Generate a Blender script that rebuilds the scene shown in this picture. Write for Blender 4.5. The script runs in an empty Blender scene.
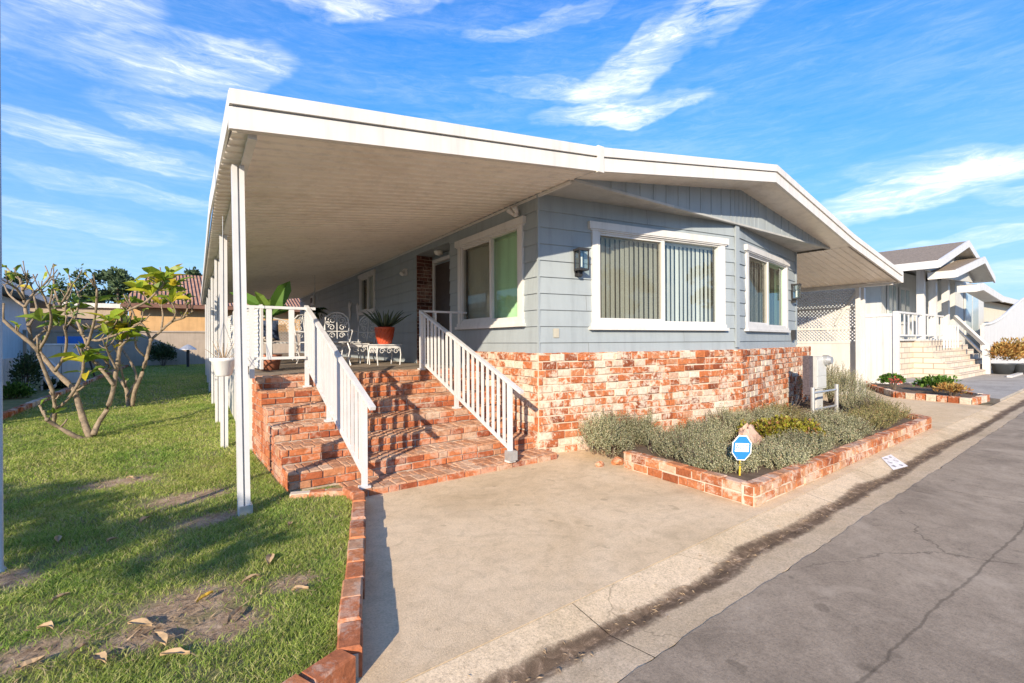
import bpy, math, random
import numpy as np
from mathutils import Vector, Matrix
rnd = random.Random(7)
S = bpy.context.scene
COL = S.collection
R = math.radians
PI = math.pi

# ------------------------------------------------------------------ camera frame
CAMH = 1.5
FPX = 480.0
YAW = math.atan(353 / 480.)
FW = (math.sin(YAW), math.cos(YAW)); RT = (math.cos(YAW), -math.sin(YAW))

def at(px, py, z):
    """a world point seen in the photograph at px,py at forward distance z"""
    dx, dy = px - 512., py - 341.5
    a = (dx - dy * .0055) / FPX; b = (dy + dx * .0055) / FPX
    return Vector(((FW[0] + a * RT[0]) * z, (FW[1] + a * RT[1]) * z, CAMH - b * z))

def ground(px, py, zz=0.):
    dx, dy = px - 512., py - 341.5
    b = (dy + dx * .0055) / FPX
    return at(px, py, (CAMH - zz) / b)

# ------------------------------------------------------------------ materials
def nt(name):
    m = bpy.data.materials.new(name); m.use_nodes = True
    t = m.node_tree; b = t.nodes['Principled BSDF']
    return m, t, b

def N(t, typ, **kw):
    n = t.nodes.new(typ)
    for k, v in kw.items():
        if hasattr(n, k): setattr(n, k, v)
    return n

def noise(t, scale, detail=4, rough=.6, dist=0., vec=None):
    n = N(t, 'ShaderNodeTexNoise')
    n.inputs['Scale'].default_value = scale; n.inputs['Detail'].default_value = detail
    n.inputs['Roughness'].default_value = rough; n.inputs['Distortion'].default_value = dist
    if vec is not None: t.links.new(vec, n.inputs['Vector'])
    return n

def ramp(t, src, stops, interp='LINEAR'):
    r = N(t, 'ShaderNodeValToRGB'); e = r.color_ramp.elements; r.color_ramp.interpolation = interp
    while len(e) < len(stops): e.new(.5)
    for i, (p, c) in enumerate(stops):
        e[i].position = p
        e[i].color = (c, c, c, 1) if isinstance(c, (int, float)) else (c[0], c[1], c[2], 1)
    t.links.new(src, r.inputs[0]); return r

def mixc(t, fac, a, b, mode='MIX'):
    m = N(t, 'ShaderNodeMix', data_type='RGBA', blend_type=mode)
    for s, i in ((fac, 0), (a, 6), (b, 7)):
        if hasattr(s, 'is_linked') or hasattr(s, 'links'): t.links.new(s, m.inputs[i])
        elif isinstance(s, (int, float)): m.inputs[i].default_value = s if i == 0 else (s, s, s, 1)
        else: m.inputs[i].default_value = (s[0], s[1], s[2], 1)
    return m.outputs[2]

def pos(t):
    return N(t, 'ShaderNodeNewGeometry').outputs['Position']

def island(t):
    return N(t, 'ShaderNodeNewGeometry').outputs['Random Per Island']

def bump(t, b, h, strength=.3, dist=.01):
    n = N(t, 'ShaderNodeBump'); n.inputs['Strength'].default_value = strength; n.inputs['Distance'].default_value = dist
    t.links.new(h, n.inputs['Height']); t.links.new(n.outputs[0], b.inputs['Normal'])

def paint(name, c, rough=.5, var=.08, scale=3., spec=.4, bumpy=.0, dirt=None, metal=0.):
    m, t, b = nt(name); p = pos(t)
    n = noise(t, scale, 6, .65, .3, p)
    lo = [x * (1 - var) for x in c]; hi = [min(1, x * (1 + var)) for x in c]
    r = ramp(t, n.outputs['Fac'], [(.3, lo), (.7, hi)])
    col = r.outputs[0]
    mp = N(t, 'ShaderNodeMapping'); mp.inputs['Scale'].default_value = (7, 7, .45); t.links.new(p, mp.inputs[0])
    col = mixc(t, 1., col, ramp(t, noise(t, 1., 6, .7, .2, mp.outputs[0]).outputs['Fac'], [(.28, .84), (.5, 1.), (.72, 1.05)]).outputs[0], 'MULTIPLY')
    if dirt:
        n2 = noise(t, dirt[1], 8, .7, .6, p)
        f = ramp(t, n2.outputs['Fac'], [(dirt[2], 0.), (dirt[2] + .14, dirt[3])])
        col = mixc(t, f.outputs[0], col, dirt[0])
    t.links.new(col, b.inputs['Base Color'])
    b.inputs['Roughness'].default_value = rough; b.inputs['Metallic'].default_value = metal
    b.inputs['Specular IOR Level'].default_value = spec
    if bumpy:
        n3 = noise(t, scale * 12, 4, .6, 0, p); bump(t, b, n3.outputs['Fac'], bumpy, .005)
    return m

def leafmat(name, stops, rough=.55, trans=.25):
    m, t, b = nt(name)
    r = ramp(t, island(t), stops)
    n = noise(t, 1.6, 3, .5, 0, pos(t))
    c = mixc(t, 1., r.outputs[0], ramp(t, n.outputs['Fac'], [(.3, .75), (.7, 1.2)]).outputs[0], 'MULTIPLY')
    t.links.new(c, b.inputs['Base Color']); b.inputs['Roughness'].default_value = rough
    b.inputs['Specular IOR Level'].default_value = .3
    tr = N(t, 'ShaderNodeBsdfTranslucent'); t.links.new(c, tr.inputs[0])
    mx = N(t, 'ShaderNodeMixShader'); mx.inputs[0].default_value = trans
    t.links.new(b.outputs[0], mx.inputs[1]); t.links.new(tr.outputs[0], mx.inputs[2])
    t.links.new(mx.outputs[0], t.nodes['Material Output'].inputs[0])
    return m

def brickmat(name, stops, white=(.66, .57, .46), wamt=.5, mort=False):
    m, t, b = nt(name); p = pos(t)
    if mort:
        base = ramp(t, noise(t, 6, 5, .6, 0, p).outputs['Fac'], [(.3, stops[0]), (.7, stops[1])]).outputs[0]
    else:
        base = ramp(t, island(t), stops).outputs[0]
        f1 = ramp(t, noise(t, 22, 5, .7, .3, p).outputs['Fac'], [(.3, .62), (.7, 1.25)]).outputs[0]
        base = mixc(t, 1., base, f1, 'MULTIPLY')
    n = noise(t, 2.1, 7, .75, .8, p); n2 = noise(t, 17, 5, .7, .4, p)
    ad = N(t, 'ShaderNodeMath', operation='MULTIPLY_ADD'); t.links.new(n.outputs['Fac'], ad.inputs[0]); ad.inputs[1].default_value = .8
    mu = N(t, 'ShaderNodeMath', operation='MULTIPLY'); t.links.new(n2.outputs['Fac'], mu.inputs[0]); mu.inputs[1].default_value = .45
    t.links.new(mu.outputs[0], ad.inputs[2])
    f = ramp(t, ad.outputs[0], [(.615, 0.), (.70, wamt)])
    col = mixc(t, f.outputs[0], base, white)
    t.links.new(col, b.inputs['Base Color']); b.inputs['Roughness'].default_value = .85
    b.inputs['Specular IOR Level'].default_value = .2
    n3 = noise(t, 60, 6, .7, 0, p); bump(t, b, n3.outputs['Fac'], .6, .006)
    return m

def concrete(name, c1, c2, stain=None, cracks=0., scale=1.2, lines=(), spots=.0, film=None, grain=.8):
    m, t, b = nt(name); p = pos(t)
    def mth(op, a, b_=None, c=None):
        n = N(t, 'ShaderNodeMath', operation=op)
        for k, q in enumerate((a, b_, c)):
            if q is None: continue
            if isinstance(q, (int, float)): n.inputs[k].default_value = q
            else: t.links.new(q, n.inputs[k])
        return n.outputs[0]
    sx = N(t, 'ShaderNodeSeparateXYZ'); t.links.new(p, sx.inputs[0])
    n = noise(t, scale, 9, .72, .5, p)
    col = ramp(t, n.outputs['Fac'], [(.30, c1), (.5, [(x + y) / 2 for x, y in zip(c1, c2)]), (.70, c2)]).outputs[0]
    col = mixc(t, grain, col, ramp(t, noise(t, 70, 5, .75, 0, p).outputs['Fac'], [(.32, .55), (.5, .98), (.66, 1.22)]).outputs[0], 'MULTIPLY')
    col = mixc(t, .7, col, ramp(t, noise(t, 9, 6, .7, .8, p).outputs['Fac'], [(.30, .74), (.5, 1.), (.7, 1.12)]).outputs[0], 'MULTIPLY')
    n2 = noise(t, .55, 6, .62, 1.4, p)
    col = mixc(t, ramp(t, n2.outputs['Fac'], [(.5, 0.), (.66, .5)]).outputs[0], col, [x * .66 for x in c1])
    if film:
        col = mixc(t, ramp(t, noise(t, 1.4, 7, .7, 1.2, p).outputs['Fac'], [(.52, 0.), (.68, .55)]).outputs[0], col, film)
    if spots:
        col = mixc(t, ramp(t, noise(t, 5.5, 2, .4, .2, p).outputs['Fac'], [(.70, 0.), (.745, spots)]).outputs[0], col, [x * .35 for x in c1])
    if stain:
        # damp silt lying in the low line of the gutter: a dark core, a brown fringe, dry pale islands
        a, bb, w, sc = stain
        d = mth('ADD', mth('MULTIPLY_ADD', sx.outputs[0], -bb, -a), sx.outputs[1])
        d = mth('ADD', d, mth('MULTIPLY_ADD', noise(t, .8, 3, .5, 0, p).outputs['Fac'], .20, -.10))
        d = mth('ADD', d, mth('MULTIPLY_ADD', noise(t, 16, 7, .8, .4, p).outputs['Fac'], .12, -.06))
        wv = mth('MULTIPLY_ADD', noise(t, .6, 2, .5, 0, p).outputs['Fac'], .12, w - .06)
        q = mth('DIVIDE', mth('ABSOLUTE', d), wv)
        f = ramp(t, q, [(.0, .95), (.5, .9), (.78, .6), (1.0, .0)])
        inner = ramp(t, noise(t, 9, 8, .8, .6, p).outputs['Fac'], [(.38, (.055, .033, .02)), (.50, (.11, .07, .042)), (.58, (.23, .155, .10)), (.65, (.50, .385, .26))])
        col = mixc(t, f.outputs[0], col, inner.outputs[0])
        halo = ramp(t, mth('DIVIDE', mth('ABSOLUTE', mth('ADD', d, .10)), .26), [(.3, .16), (1., 0.)])
        col = mixc(t, halo.outputs[0], col, (.24, .17, .115))
    dn = noise(t, 1.3, 6, .62, 0, p)
    for (a, bb, amp, w, dk) in lines:
        d = mth('ADD', mth('MULTIPLY_ADD', sx.outputs[0], -bb, -a), sx.outputs[1])
        d = mth('ABSOLUTE', mth('ADD', d, mth('MULTIPLY_ADD', dn.outputs['Fac'], amp, -amp / 2)))
        col = mixc(t, ramp(t, d, [(w * .4, dk), (w, 0.)]).outputs[0], col, [x * .32 for x in c1])
    if cracks:
        dv = N(t, 'ShaderNodeVectorMath', operation='MULTIPLY_ADD'); t.links.new(dn.outputs['Color'], dv.inputs[0]); dv.inputs[1].default_value = (.7, .7, 0); t.links.new(p, dv.inputs[2])
        vo = N(t, 'ShaderNodeTexVoronoi', feature='DISTANCE_TO_EDGE'); vo.inputs['Scale'].default_value = cracks; t.links.new(dv.outputs[0], vo.inputs['Vector'])
        f = mth('MULTIPLY', ramp(t, vo.outputs['Distance'], [(.0, .55), (.004, 0.)]).outputs[0], ramp(t, noise(t, .8, 2, .5, 0, p).outputs['Fac'], [(.46, 0.), (.52, 1.)]).outputs[0])
        col = mixc(t, f, col, [x * .3 for x in c1])
    t.links.new(col, b.inputs['Base Color']); b.inputs['Roughness'].default_value = .9
    b.inputs['Specular IOR Level'].default_value = .15
    n6 = noise(t, 110, 6, .75, 0, p); bump(t, b, n6.outputs['Fac'], .7, .005)
    return m

M = {}
M['siding'] = paint('grey_blue_siding', (.305, .348, .368), .55, .06, 1.2, .35, 0., ((.24, .26, .27), 2.2, .6, .35))
M['siding_line'] = paint('siding_corner', (.308, .35, .37), .5, .04)
M['white'] = paint('white_paint', (.62, .61, .585), .42, .04, 4, .4, 0, ((.52, .49, .44), 3., .63, .3))
M['white_metal'] = paint('white_enamelled_metal', (.60, .60, .595), .35, .05, 6, .5, 0, ((.40, .36, .30), 9., .66, .5))
M['cream'] = paint('cream_fascia_paint', (.66, .635, .585), .45, .04, 2, .4, 0, ((.58, .52, .44), 1.6, .6, .4))
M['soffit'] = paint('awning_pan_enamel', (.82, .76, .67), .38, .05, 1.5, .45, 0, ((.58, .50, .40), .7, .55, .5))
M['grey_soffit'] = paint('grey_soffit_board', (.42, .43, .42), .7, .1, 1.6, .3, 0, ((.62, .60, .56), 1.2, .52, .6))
M['roof'] = paint('roof_coating', (.72, .71, .68), .7, .06, 2)
M['dark'] = paint('dark_metal', (.03, .03, .032), .5, .15)
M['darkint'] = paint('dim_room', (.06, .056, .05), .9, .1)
M['blind'] = paint('cream_vinyl_blind', (.74, .72, .64), .6, .05)
M['galv'] = paint('galvanised_steel', (.50, .51, .51), .42, .15, 9, .5, 0, None, .55)
M['meter'] = paint('grey_meter_enamel', (.52, .53, .51), .45, .06, 5, .4, 0, ((.30, .27, .23), 6, .62, .4))
M['brick'] = brickmat('used_red_brick', [(0, (.20, .055, .025)), (.22, (.40, .12, .045)), (.55, (.47, .155, .058)), (.72, (.46, .20, .10)), (.79, (.55, .42, .32)), (1, (.66, .57, .46))], wamt=.78)
M['brick_red'] = brickmat('red_tread_brick', [(0, (.24, .08, .04)), (.3, (.46, .16, .07)), (.62, (.52, .20, .085)), (.85, (.40, .22, .13)), (1, (.48, .32, .22))], wamt=.34)
M['brick_step'] = brickmat('step_brick', [(0, (.26, .07, .032)), (.3, (.43, .13, .052)), (.7, (.50, .175, .07)), (.90, (.44, .22, .12)), (1, (.48, .32, .22))], wamt=.30)
M['brick_planter'] = brickmat('planter_brick', [(0, (.26, .08, .035)), (.3, (.42, .14, .055)), (.7, (.47, .19, .085)), (.9, (.46, .26, .15)), (1, (.56, .42, .30))], wamt=.55)
M['brick_tread'] = brickmat('worn_tread_brick', [(0, (.34, .155, .085)), (.4, (.47, .235, .13)), (.8, (.52, .30, .185)), (1, (.56, .38, .26))], wamt=.3)
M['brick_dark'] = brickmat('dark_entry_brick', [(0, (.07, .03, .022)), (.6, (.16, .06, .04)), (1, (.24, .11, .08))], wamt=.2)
M['mortar'] = brickmat('pale_mortar', [(.50, .40, .30), (.62, .52, .41)], wamt=.6, mort=True)
M['mortar_grey'] = brickmat('grey_mortar', [(.30, .22, .17), (.46, .37, .30)], wamt=.5, mort=True)
M['drive'] = concrete('weathered_driveway_concrete', (.60, .45, .275), (.75, .595, .405), spots=.35, scale=.9, grain=.5)
M['gutter'] = concrete('gutter_concrete', (.60, .46, .285), (.74, .59, .41), stain=(1.695, .020, .092, 1), cracks=.35, spots=.3)
M['asphalt'] = concrete('old_asphalt', (.235, .187, .138), (.42, .342, .255), cracks=.36, scale=.8, film=(.46, .38, .29), spots=.35, grain=.6, lines=((.90, -.04, .16, .010, .5), (-.15, .02, .3, .009, .4)))
M['asphalt2'] = concrete('driveway_asphalt', (.36, .33, .285), (.48, .44, .38))
M['joint'] = paint('joint_dirt', (.10, .08, .06), .95, .2)
M['soil'] = paint('garden_soil', (.16, .115, .08), .95, .3, 8, .2, .8)
M['gravel'] = paint('white_gravel', (.52, .50, .47), .9, .4, 40, .2, 1.)
M['bark'] = paint('plumeria_bark', (.27, .21, .145), .85, .35, 18, .2, 1., ((.10, .085, .068), 9, .50, .75))
M['treebark'] = paint('tree_bark', (.13, .10, .075), .85, .3, 10, .2, .6)
M['terracotta'] = paint('red_glazed_pot', (.62, .10, .04), .25, .12, 5, .5)
M['clay'] = paint('terracotta_clay', (.42, .16, .09), .7, .1)
M['pot_dark'] = paint('dark_plastic_pot', (.05, .055, .06), .5, .1)
M['plastic_white'] = paint('white_plastic', (.82, .82, .80), .35, .03)
M['blue'] = paint('bright_blue_plastic', (.02, .16, .55), .4, .1)
M['navy'] = paint('navy_print_cushion', (.05, .075, .14), .9, .7, 22)
M['pale'] = paint('pale_cushion', (.48, .42, .36), .9, .1)
M['neigh_blue'] = paint('pale_blue_wall', (.52, .63, .70), .6, .06)
M['neigh_grey'] = paint('light_grey_siding', (.55, .56, .54), .6, .05)
M['stucco'] = paint('ochre_stucco', (.56, .35, .165), .85, .12, 1.5, .2, .4)
M['blockwall'] = paint('tan_block_wall', (.40, .33, .26), .9, .12, 2, .2, .5)
M['shingle'] = paint('grey_brown_shingle', (.25, .205, .16), .9, .35, 14, .2, .6)
M['rust'] = paint('salmon_rock', (.50, .33, .25), .9, .2, 7, .2, .8)
M['straw'] = paint('dry_leaf', (.42, .29, .16), .8, .35, 9)
M['straw_yellow'] = paint('yellowed_leaf', (.62, .40, .05), .6, .2, 9)
M['leftpost'] = paint('weathered_blue_grey_metal', (.36, .45, .50), .45, .15, 5, .5)
M['plate'] = paint('white_curb_paint', (.78, .75, .72), .8, .08, 14, .2, 0, ((.55, .50, .44), 16, .58, .7))
M['plate_ink'] = paint('faded_black_paint', (.30, .27, .27), .8, .3, 30)
M['signblue'] = paint('blue_sign_enamel', (.01, .17, .52), .3, .05)
M['signwhite'] = paint('white_sign_ink', (.82, .84, .86), .3, .02)
M['yellow'] = paint('yellow_handle', (.6, .45, .05), .4)
M['door'] = paint('dark_wood_door', (.05, .035, .028), .4, .3, 8)
M['frost'] = paint('frosted_lamp_glass', (.75, .73, .66), .3, .03)
M['block'] = None
# painted beige slump block with real courses, neighbour's porch base
m, t, b = nt('cream_block_base'); uvn = N(t, 'ShaderNodeUVMap')
br = N(t, 'ShaderNodeTexBrick'); t.links.new(uvn.outputs[0], br.inputs[0])
br.inputs['Color1'].default_value = (.58, .49, .38, 1); br.inputs['Color2'].default_value = (.66, .57, .46, 1); br.inputs['Mortar'].default_value = (.34, .28, .22, 1)
br.inputs['Scale'].default_value = 1; br.inputs['Brick Width'].default_value = .6; br.inputs['Row Height'].default_value = .2; br.inputs['Mortar Size'].default_value = .018
t.links.new(br.outputs[0], b.inputs['Base Color']); b.inputs['Roughness'].default_value = .9; bump(t, b, br.outputs['Fac'], -.4, .01)
M['block'] = m
# roof tile: rows of barrel tile
m, t, b = nt('red_barrel_tile'); uvn = N(t, 'ShaderNodeUVMap')
w = N(t, 'ShaderNodeTexWave', wave_type='BANDS', bands_direction='X'); w.inputs['Scale'].default_value = 1.7; t.links.new(uvn.outputs[0], w.inputs[0])
w2 = N(t, 'ShaderNodeTexWave', wave_type='BANDS', bands_direction='Y', wave_profile='SAW'); w2.inputs['Scale'].default_value = .8; t.links.new(uvn.outputs[0], w2.inputs[0])
nz = noise(t, 3, 4, .6, 0, pos(t))
c = ramp(t, nz.outputs['Fac'], [(.3, (.24, .12, .085)), (.5, (.33, .175, .125)), (.7, (.42, .26, .19))]).outputs[0]
t.links.new(c, b.inputs['Base Color']); b.inputs['Roughness'].default_value = .85
adn = N(t, 'ShaderNodeMath', operation='ADD'); t.links.new(w.outputs['Fac'], adn.inputs[0]); t.links.new(w2.outputs['Fac'], adn.inputs[1]); bump(t, b, adn.outputs[0], 1., .12)
M['tile'] = m
# glass
def glassmat(name, tint, refl):
    m, t, b = nt(name)
    tr = N(t, 'ShaderNodeBsdfTransparent'); tr.inputs[0].default_value = (*tint, 1)
    gl = N(t, 'ShaderNodeBsdfGlossy'); gl.inputs['Roughness'].default_value = .02; gl.inputs[0].default_value = (.9, .95, .95, 1)
    lw = N(t, 'ShaderNodeLayerWeight'); lw.inputs[0].default_value = .5; pw = N(t, 'ShaderNodeMath', operation='POWER'); t.links.new(lw.outputs['Facing'], pw.inputs[0]); pw.inputs[1].default_value = 5.
    ad = N(t, 'ShaderNodeMath', operation='MULTIPLY_ADD'); t.links.new(pw.outputs[0], ad.inputs[0]); ad.inputs[1].default_value = .9; ad.inputs[2].default_value = refl; ad.use_clamp = True
    mx = N(t, 'ShaderNodeMixShader'); t.links.new(ad.outputs[0], mx.inputs[0]); t.links.new(tr.outputs[0], mx.inputs[1]); t.links.new(gl.outputs[0], mx.inputs[2])
    t.links.new(mx.outputs[0], t.nodes['Material Output'].inputs[0]); return m
M['glass'] = glassmat('window_glass', (.86, .92, .92), .12)
M['glass_green'] = glassmat('green_tint_glass', (.66, .88, .70), .07)
m, t, b = nt('insect_screen')
tr = N(t, 'ShaderNodeBsdfTransparent'); tr.inputs[0].default_value = (.93, .91, .86, 1)
b.inputs['Base Color'].default_value = (.07, .06, .048, 1); b.inputs['Roughness'].default_value = .8
mx = N(t, 'ShaderNodeMixShader'); mx.inputs[0].default_value = .26; t.links.new(tr.outputs[0], mx.inputs[1]); t.links.new(b.outputs[0], mx.inputs[2]); t.links.new(mx.outputs[0], t.nodes['Material Output'].inputs[0])
M['screen'] = m
# foliage
m, t, b = nt('grass_blades'); p = pos(t)
g1 = ramp(t, island(t), [(0, (.09, .20, .03)), (.35, (.18, .34, .05)), (.75, (.28, .43, .085)), (1, (.42, .46, .15))]).outputs[0]
g2 = ramp(t, island(t), [(0, (.20, .27, .05)), (.35, (.35, .45, .085)), (.75, (.52, .55, .16)), (1, (.66, .55, .32))]).outputs[0]
c = mixc(t, ramp(t, noise(t, .75, 6, .65, .8, p).outputs['Fac'], [(.32, .10), (.54, .95)]).outputs[0], g1, g2)
c = mixc(t, 1., c, ramp(t, noise(t, 5, 5, .65, 0, p).outputs['Fac'], [(.3, .72), (.7, 1.2)]).outputs[0], 'MULTIPLY')
t.links.new(c, b.inputs['Base Color']); b.inputs['Roughness'].default_value = .65; b.inputs['Specular IOR Level'].default_value = .25
tr = N(t, 'ShaderNodeBsdfTranslucent'); t.links.new(c, tr.inputs[0]); mx = N(t, 'ShaderNodeMixShader'); mx.inputs[0].default_value = .45
t.links.new(b.outputs[0], mx.inputs[1]); t.links.new(tr.outputs[0], mx.inputs[2]); t.links.new(mx.outputs[0], t.nodes['Material Output'].inputs[0]); M['grass'] = m
M['santolina'] = leafmat('grey_green_leaf', [(0, (.12, .125, .06)), (.3, (.25, .26, .14)), (.65, (.37, .37, .23)), (.88, (.46, .43, .27)), (1, (.36, .24, .15))], .75, .15)
M['olive'] = leafmat('olive_leaf', [(0, (.09, .09, .03)), (.3, (.20, .19, .075)), (.7, (.30, .28, .12)), (1, (.38, .25, .12))], .7, .15)
M['lime'] = leafmat('yellow_green_leaf', [(0, (.10, .09, .015)), (.3, (.22, .21, .03)), (.7, (.30, .29, .03)), (.9, (.30, .14, .05)), (1, (.35, .17, .06))], .5, .25)
M['darkleaf'] = leafmat('dark_green_leaf', [(0, (.018, .035, .014)), (.6, (.04, .075, .025)), (1, (.08, .12, .04))], .5, .15)
M['green'] = leafmat('fresh_green_leaf', [(0, (.04, .10, .015)), (.6, (.09, .19, .03)), (1, (.18, .28, .05))], .45, .3)
M['plumeria'] = leafmat('plumeria_leaf', [(0, (.12, .22, .025)), (.35, (.24, .34, .03)), (.7, (.44, .45, .035)), (1, (.62, .46, .04))], .4, .45)
M['plumeria_green'] = leafmat('plumeria_green_leaf', [(0, (.09, .17, .025)), (1, (.26, .34, .04))], .4, .4)
M['conifer'] = leafmat('conifer_needles', [(0, (.03, .055, .028)), (1, (.10, .15, .065))], .7, .05)
M['aloe'] = leafmat('aloe_leaf', [(0, (.05, .08, .05)), (1, (.11, .15, .09))], .4, .1)
M['autumn'] = leafmat('orange_yellow_leaf', [(0, (.30, .12, .03)), (.5, (.45, .26, .07)), (1, (.50, .40, .14))], .6, .3)
M['redflower'] = leafmat('red_petal', [(0, (.5, .03, .03)), (1, (.6, .12, .08))], .5, .2)
# ground under the grass, with worn dirt patches
PATCH = [(ground(192, 612), .27, .18), (ground(150, 645), .22, .12), (ground(115, 488), .40, .16), (ground(190, 503), .4, .16), (ground(225, 635), .2, .14), (ground(30, 665), .2, .1), (ground(292, 592), .15, .10), (ground(5, 590), .16, .14), (ground(215, 525), .25, .12)]
m, t, b = nt('lawn_thatch'); p = pos(t)
c = ramp(t, noise(t, 3, 8, .7, .5, p).outputs['Fac'], [(.3, (.15, .18, .045)), (.5, (.24, .24, .085)), (.66, (.40, .32, .17))]).outputs[0]
sx = N(t, 'ShaderNodeSeparateXYZ'); t.links.new(p, sx.inputs[0]); tot = None
def mth2(op, a, b_=None, c_=None):
    n = N(t, 'ShaderNodeMath', operation=op)
    for k, q in enumerate((a, b_, c_)):
        if q is None: continue
        if isinstance(q, (int, float)): n.inputs[k].default_value = q
        else: t.links.new(q, n.inputs[k])
    return n.outputs[0]
wn = mth2('MULTIPLY_ADD', noise(t, 6, 6, .7, .5, p).outputs['Fac'], 1.5, -.75)
for c0, rx, ry in PATCH:
    dx_ = mth2('SUBTRACT', sx.outputs[0], c0.x); dy_ = mth2('SUBTRACT', sx.outputs[1], c0.y)
    a_ = mth2('DIVIDE', mth2('MULTIPLY_ADD', dx_, .8, mth2('MULTIPLY', dy_, .3)), rx); b_ = mth2('DIVIDE', mth2('MULTIPLY_ADD', dx_, -.2, dy_), ry * 1.6)
    q = mth2('SQRT', mth2('MULTIPLY_ADD', a_, a_, mth2('MULTIPLY', b_, b_))); q = mth2('SUBTRACT', .98, mth2('ADD', q, wn)); tot = q if tot is None else mth2('MAXIMUM', tot, q)
dirt = ramp(t, noise(t, 13, 7, .75, .4, p).outputs['Fac'], [(.35, (.24, .155, .09)), (.52, (.44, .31, .20)), (.68, (.60, .46, .32))]).outputs[0]
c = mixc(t, ramp(t, tot, [(.0, 0.), (.45, 1.)]).outputs[0], c, dirt)
c = mixc(t, .6, c, ramp(t, noise(t, 55, 5, .7, 0, p).outputs['Fac'], [(.3, .45), (.7, 1.4)]).outputs[0], 'MULTIPLY')
t.links.new(c, b.inputs['Base Color']); b.inputs['Roughness'].default_value = .95; bump(t, b, noise(t, 30, 7, .75, 0, p).outputs['Fac'], 1., .035)
M['lawn'] = m
m, t, b = nt('far_ground'); c = ramp(t, noise(t, .2, 6, .6, 0, pos(t)).outputs['Fac'], [(.3, (.17, .15, .10)), (.7, (.26, .23, .17))]).outputs[0]
t.links.new(c, b.inputs['Base Color']); b.inputs['Roughness'].default_value = .95; M['far'] = m

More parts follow.
